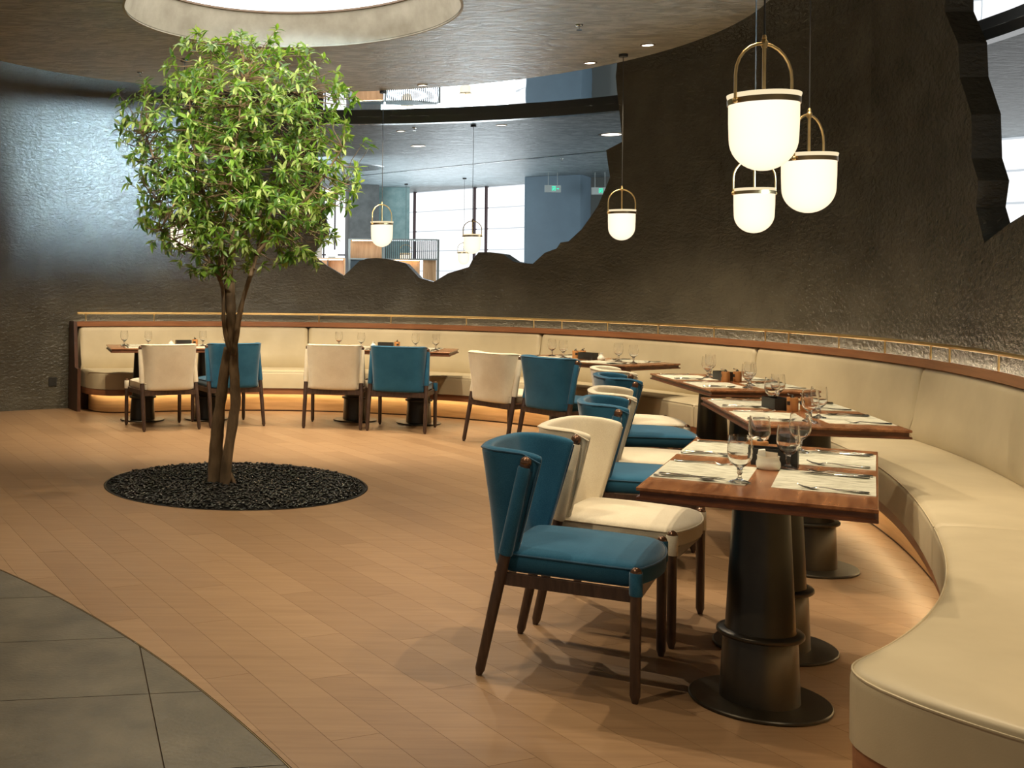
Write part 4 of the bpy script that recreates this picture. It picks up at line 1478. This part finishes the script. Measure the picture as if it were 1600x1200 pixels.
L8 = limb('branch', [(-0.27, -0.09, 1.62), (-0.42, 0.05, 1.78), (-0.60, 0.18, 1.98)], 0.012, 0.004)
L9 = limb('branch', [(0.10, -0.07, 1.66), (0.30, 0.05, 1.76), (0.55, 0.16, 1.92), (0.72, 0.18, 2.12)], 0.015, 0.004)
L10 = limb('branch', [(-0.02, 0.04, 2.05), (-0.12, -0.06, 2.40), (-0.22, -0.12, 2.80), (-0.24, -0.12, 3.05)], 0.014, 0.004)
L11 = limb('branch', [(0.03, 0.02, 2.40), (0.16, 0.06, 2.70), (0.26, 0.08, 3.0)], 0.011, 0.004)
L12 = limb('branch', [(-0.2, -0.06, 1.52), (-0.36, -0.22, 1.62), (-0.56, -0.32, 1.75)], 0.010, 0.004)
bpts = []
for Lx in (L1, L2, L3, L4, L5, L6, L7, L8, L9, L10, L11, L12):
    for i, p in enumerate(Lx):
        if p.z > 1.5:
            bpts.append(p)
CC = Vector((-0.03, TY, 2.26))
CR = Vector((0.89, 0.82, 0.93))


def leaf_shape(L, W, droop, fold):
    st = [(0.0, 0.06), (0.18, 0.62), (0.42, 1.0), (0.70, 0.72), (0.9, 0.28), (1.0, 0.0)]
    V = []
    for t, w in st:
        z = -droop * t * t * L
        V.append((t * L, 0, z))
        V.append((t * L, w * W / 2, z + fold * w * W))
        V.append((t * L, -w * W / 2, z + fold * w * W))
    Fc = []
    for i in range(5):
        a, b = i * 3, i * 3 + 3
        if i < 4:
            Fc += [(a, b, b + 1, a + 1), (a, a + 2, b + 2, b)]
        else:
            Fc += [(a, b, a + 1), (a, a + 2, b)]
    return V, Fc


shapes = [leaf_shape(1.0, 0.34, d_, f_) for d_, f_ in ((0.18, 0.18), (0.35, 0.12), (0.08, 0.22), (0.5, 0.15))]
twV, twF = [], []
leaves = []
ncl = 0
tries = 0
while ncl < 1080 and tries < 20000:
    tries += 1
    d = Vector((rnd.gauss(0, 1), rnd.gauss(0, 1), rnd.gauss(0, 1))).normalized()
    lump = 1.0 + 0.20 * noise.noise(d * 2.1 + Vector((5.2, 1.3, 0.4))) + 0.08 * noise.noise(d * 5.0)
    rr_ = (rnd.random() ** 0.42) * lump
    if d.z < -0.35:
        rr_ *= 0.94
    P = CC + Vector((d.x * CR.x, d.y * CR.y, d.z * CR.z)) * rr_
    if d.z < -0.55 and math.hypot(d.x, d.y) < 0.5:
        if rnd.random() < 0.35:
            continue
    b = min(bpts, key=lambda q: (q - P).length_squared + 0.15 * max(0, q.z - P.z))
    dist = (b - P).length
    if dist > 0.80:
        continue
    ncl += 1
    axis = ((P - b).normalized() * 0.8 + (P - CC).normalized() * 0.6 + Vector((0, 0, 0.25))).normalized()
    mid = (b + P) / 2 + Vector((rnd.uniform(-.04, .04), rnd.uniform(-.04, .04), rnd.uniform(-.05, .02)))
    tv = tube([b, mid, P], [0.0045, 0.003, 0.0016], 4, False)
    o0 = len(twV)
    twV += tv[0]
    twF += [tuple(i + o0 for i in f) for f in tv[1]]
    nl = rnd.randint(7, 11)
    a0 = rnd.uniform(0, 2 * PI)
    ref = axis.orthogonal().normalized()
    for q in range(nl):
        aa = a0 + q * 2.399
        side = Quaternion(axis, aa) @ ref
        el = rnd.uniform(0.05, 0.95)
        dr = (side * math.cos(el) + axis * math.sin(el)).normalized()
        dr = (dr + Vector((0, 0, rnd.uniform(-0.35, 0.1)))).normalized()
        up = (Vector((0, 0, 1)) * 0.8 + axis * 0.5 + Vector((rnd.uniform(-.4, .4), rnd.uniform(-.4, .4), 0))).normalized()
        y_ = up.cross(dr)
        if y_.length < 0.1:
            continue
        y_.normalize()
        z_ = dr.cross(y_)
        L = rnd.uniform(0.046, 0.084)
        p = P - axis * rnd.uniform(0, 0.05)
        mtx = Matrix(((dr.x, y_.x, z_.x, p.x), (dr.y, y_.y, z_.y, p.y), (dr.z, y_.z, z_.z, p.z), (0, 0, 0, 1))) @ Matrix.Scale(L, 4)
        mi = rnd.choices([0, 1, 2], [4, 3, 4])[0]
        leaves.append((p.y - 0.15 * abs(p.x), mtx, rnd.randrange(4), mi))
build('twigs', (twV, twF), M['bark'], tree)['kind'] = 'stuff'
leaves.sort(key=lambda q: q[0])
lm = {}
for si, (V, Fc) in enumerate(shapes):
    for mi in range(3):
        me = bpy.data.meshes.new('leaf')
        me.from_pydata(V, [], Fc)
        me.polygons.foreach_set('use_smooth', [True] * len(me.polygons))
        me.materials.append(M['leaf'][mi])
        lm[(si, mi)] = me
for _, mtx, si, mi in leaves[:300]:
    o = bpy.data.objects.new('leaf', lm[(si, mi)])
    col.objects.link(o)
    o.parent = tree
    o.matrix_world = mtx
V, Fc, MI = [], [], []
for _, mtx, si, mi in leaves[300:]:
    o0 = len(V)
    V += [mtx @ Vector(p) for p in shapes[si][0]]
    Fc += [tuple(i + o0 for i in f) for f in shapes[si][1]]
    MI += [mi] * len(shapes[si][1])
me = bpy.data.meshes.new('foliage')
me.from_pydata([tuple(p) for p in V], [], Fc)
me.polygons.foreach_set('use_smooth', [True] * len(me.polygons))
for q in M['leaf']:
    me.materials.append(q)
me.polygons.foreach_set('material_index', MI)
me.update()
link('foliage', me, None, tree)['kind'] = 'stuff'

# ------------------------------------------------------------------ wall outlet at the left end of the bench
p = off(116.2, WOFF - 0.004)
ol = thing('wall_outlet', 'black power outlet plate low on the rock wall beside the bench end', 'outlet', (p.x, p.y, 0.30), R(116.2 + 90))
build('plate', boxvf(-0.045, 0.045, -0.004, 0.012, -0.045, 0.045), M['black'], ol, False)
build('socket', cat(boxvf(-0.012, -0.008, 0.012, 0.0135, -0.01, 0.01), boxvf(0.008, 0.012, 0.012, 0.0135, -0.01, 0.01)), M['dark_metal'], ol, False)
bpy.context.view_layer.update()
